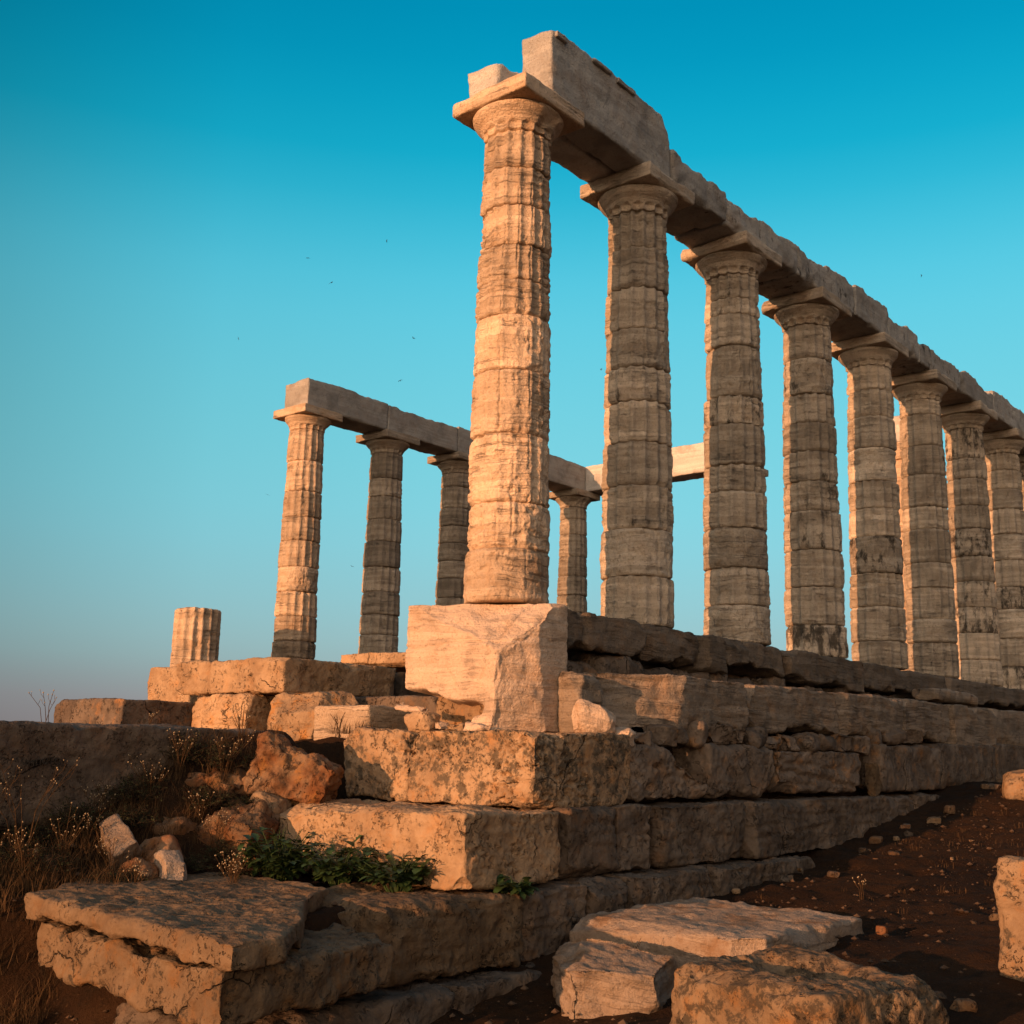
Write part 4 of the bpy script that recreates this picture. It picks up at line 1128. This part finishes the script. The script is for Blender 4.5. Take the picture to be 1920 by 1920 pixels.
for k, (a, b, r_, h, n, l) in enumerate([(-2.55, 1.35, 0.42, 0.32, 90, 'dark tangled bush left of the rusty red rock'), (-3.0, 0.55, 0.40, 0.24, 90, 'low dark bush right of the white stone'),
        (-3.35, 1.5, 0.45, 0.30, 90, 'dark bush at the foot of the long dark wall'), (-4.3, 1.45, 0.45, 0.26, 80, 'brown bush below the carved letters'),
        (-4.1, 0.45, 0.40, 0.16, 80, 'flat dark bush behind the broken slab, below the pinkish slab'), (-2.5, 0.95, 0.3, 0.2, 60, 'small dark bush under the rusty red rock'),
        (-4.95, 1.3, 0.45, 0.3, 80, 'dark bush at the left edge of the bank'), (-3.6, 1.2, 0.42, 0.24, 90, 'dark bush just behind the leaning pinkish slab'), (-2.85, 1.05, 0.42, 0.26, 100, 'thick dark bush in the middle of the bank'),
        (-2.2, 1.2, 0.3, 0.25, 70, 'bush squeezed between the dark wall and the rusty red rock'), (-3.2, 0.2, 0.3, 0.14, 60, 'flat dry bush just left of the green plants'),
        (-4.6, 0.95, 0.5, 0.28, 110, 'broad brown bush between the broken slab and the wall at far left'), (-3.9, 1.55, 0.45, 0.34, 100, 'tall dark bush right under the end of the carved letters'), (-2.75, 1.62, 0.4, 0.36, 100, 'tall dark bush against the wall left of the rusty red rock'),
        (-5.4, 0.9, 0.5, 0.3, 100, 'dark bush cut off by the left edge'), (-3.45, 0.55, 0.32, 0.16, 80, 'small bush right behind the white stone')]):
    scrub(a, b, r_, h, n, 200 + k, l)

rs = random.Random(33)
WD = [(-4.9, 1.35, 0.75, 'tall dry weed by the left edge in front of the dark wall'), (-4.55, 1.2, 0.95, 'tallest dry weed rising past the carved letters'),
      (-4.3, 1.0, 0.5, 'bushy dry weed left of the pinkish slab'), (-4.1, 0.6, 0.35, 'short dry weed at the foot of the pinkish slab'),
      (-3.3, 1.35, 0.5, 'dry weed with many pale heads above the white stone'), (-2.95, 1.45, 0.5, 'dry weed against the wall right of the white stone'),
      (-2.65, 1.2, 0.55, 'branching dry weed left of the rusty red rock'), (-2.35, 0.9, 0.35, 'short dry weed below the rusty red rock'),
      (-3.5, -0.2, 0.35, 'dry weed on the back of the broken slab'), (-4.2, 0.1, 0.3, 'low dry weed at the back edge of the broken slab'),
      (-4.75, 0.75, 0.45, 'dry weed over the brown rock at the left edge'), (-3.05, 0.7, 0.4, 'dry weed in the dark hollow left of the green plants')]
WD += [(-3.75, 1.5, 0.4, 'dry weed below the end of the carved letters'), (-3.95, 1.25, 0.32, 'low dry weed just behind the pinkish slab'), (-2.2, 1.55, 0.4, 'dry weed behind the rusty red rock'),
       (-3.0, 1.0, 0.3, 'low dry weed on the bare earth between the white stone and the red rock'), (-2.6, 0.55, 0.28, 'dry weed among the earthy rocks above the green plants'),
       (-5.0, 0.9, 0.4, 'dry weed lowest at the left edge'), (-3.3, 0.15, 0.3, 'short dry weed between the broken slab and the green plants')]
for k, (a, b, h, l) in enumerate(WD):
    dry_weed(a, b, h, 50 + k, l, nst=rs.randint(6, 10))
dry_weed(-4.05, 1.95, 0.34, 71, 'thin dry weed silhouetted on top of the dark wall', z=-1.40, nst=4, head=0.008)
dry_weed(-2.9, 2.1, 0.18, 72, 'small dry weed on the wall beside the dark lichened block', z=-1.40, nst=4, head=0.007)
dry_weed(-1.0, 1.45, 0.22, 73, 'dry weed in front of the low marble block', z=-1.38, nst=8, head=0.006)
dry_weed(-1.75, -2.75, 0.35, 74, 'dry weed behind the hollowed block', nst=4)
dry_weed(1.6, -3.2, 0.3, 75, 'dry weed right of the fallen moulded slab', nst=5)

# dry grass
GV, GF = [], []
rs = random.Random(77)
def tuft(x, y, z, h, n):
    for _ in range(n):
        a = rs.uniform(0, 6.28); hh = h * rs.uniform(0.5, 1.1); ln = hh * rs.uniform(0.1, 0.7)
        ox, oy = rs.gauss(0, 0.035), rs.gauss(0, 0.035)
        w = 0.0022
        p = [(x + ox, y + oy, z - 0.02), (x + ox + ln * 0.35 * math.cos(a), y + oy + ln * 0.35 * math.sin(a), z + hh * 0.6), (x + ox + ln * math.cos(a), y + oy + ln * math.sin(a), z + hh)]
        n0 = len(GV)
        px, py = -math.sin(a + 0.7) * w, math.cos(a + 0.7) * w
        for i, (q, s) in enumerate(zip(p, (1, 0.8, 0.15))):
            GV.append((q[0] - px * s, q[1] - py * s, q[2])); GV.append((q[0] + px * s, q[1] + py * s, q[2]))
        GF.extend([(n0, n0 + 1, n0 + 3, n0 + 2), (n0 + 2, n0 + 3, n0 + 5, n0 + 4)])
for _ in range(700):
    x_ = rs.uniform(-5.6, -1.7); y_ = rs.uniform(-0.4, 1.68)
    if y_ > 0.3 + 0.5 * (x_ + 4.2): tuft(x_, y_, gh(x_, y_), rs.uniform(0.08, 0.28), 14)
for _ in range(110):
    x_ = rs.uniform(-2.5, 11); y_ = -2.2 - abs(rs.gauss(0, 1.5))
    if not (-3.4 < x_ < 1.0 and y_ > -5.6): tuft(x_, y_, gh(x_, y_), rs.uniform(0.03, 0.08), 8)
for _ in range(16):
    tuft(rs.uniform(-1.25, -0.75), rs.uniform(0.75, 1.5), -1.37, rs.uniform(0.06, 0.16), 9)
tag(link('dry_grass', mesh_from('dry_grass', GV, GF, M_STEM, False)), 'dry brown grass growing on the earth around the stones', 'grass', kind='stuff')


# ------------------------------------------------------------------ birds far off in the sky
def bird(px, py, dist_, span, seed):
    rs = random.Random(seed)
    d = fw + rt2 * ((px - 960) / 2164.1) - up2 * ((py - 960) / 2164.1)
    loc = Vector(cam.location) + d * dist_
    V = []; F = []
    tube(V, F, [(-0.10, 0, 0), (-0.03, 0, 0.01), (0.06, 0, 0.005), (0.11, 0, 0)], 0.006, 0.006, 6)
    for i in range(6): V[6 + i] = tuple(Vector((-0.03, 0, 0.01)) + (Vector(V[6 + i]) - Vector((-0.03, 0, 0.01))) * 4.2); V[12 + i] = tuple(Vector((0.06, 0, 0.005)) + (Vector(V[12 + i]) - Vector((0.06, 0, 0.005))) * 3.6)
    for s in (-1, 1):
        n0 = len(V)
        for (y_, xa, xb, z_) in [(0.02, -0.045, 0.06, 0.01), (0.10, -0.04, 0.055, 0.05), (0.20, -0.075, 0.0, 0.05), (0.30, -0.14, -0.12, 0.02)]:
            for dz_ in (-0.004, 0.004):
                V.append((xa, s * y_, z_ + dz_)); V.append((xb, s * y_, z_ + dz_))
        for i in range(3):
            q = n0 + i * 4; t = q + 4
            F.extend([(q, q + 1, t + 1, t), (q + 2, t + 2, t + 3, q + 3), (q, t, t + 2, q + 2), (q + 1, q + 3, t + 3, t + 1)])
        F.extend([(n0, n0 + 2, n0 + 3, n0 + 1), (n0 + 12, n0 + 13, n0 + 15, n0 + 14)])
    n0 = len(V)
    V += [(-0.09, -0.008, 0), (-0.09, 0.008, 0), (-0.17, 0.03, 0.004), (-0.17, -0.03, 0.004), (-0.09, -0.008, 0.006), (-0.09, 0.008, 0.006), (-0.17, 0.03, 0.008), (-0.17, -0.03, 0.008)]
    F += [(n0, n0 + 3, n0 + 2, n0 + 1), (n0 + 4, n0 + 5, n0 + 6, n0 + 7), (n0, n0 + 1, n0 + 5, n0 + 4), (n0 + 2, n0 + 3, n0 + 7, n0 + 6), (n0, n0 + 4, n0 + 7, n0 + 3), (n0 + 1, n0 + 2, n0 + 6, n0 + 5)]
    o = link('flying_bird', mesh_from('flying_bird', V, F, M_BIRD), None, tuple(loc), (rs.uniform(-0.8, 0.8), rs.uniform(-0.4, 0.4), rs.uniform(0, 6.28)))
    o.scale = (span / 0.6,) * 3
    return tag(o, 'tiny dark bird flying in the open sky', 'bird', 'birds circling in the sky')


for k, (px, py, s) in enumerate([(622, 530, 1.0), (577, 484, 0.6), (725, 452, 0.5), (1127, 693, 0.8), (775, 634, 0.6), (750, 714, 0.7), (447, 635, 0.5), (502, 928, 0.6), (660, 1062, 0.5), (1728, 517, 0.5)]):
    bird(px, py, 90, s * 0.6, 900 + k)
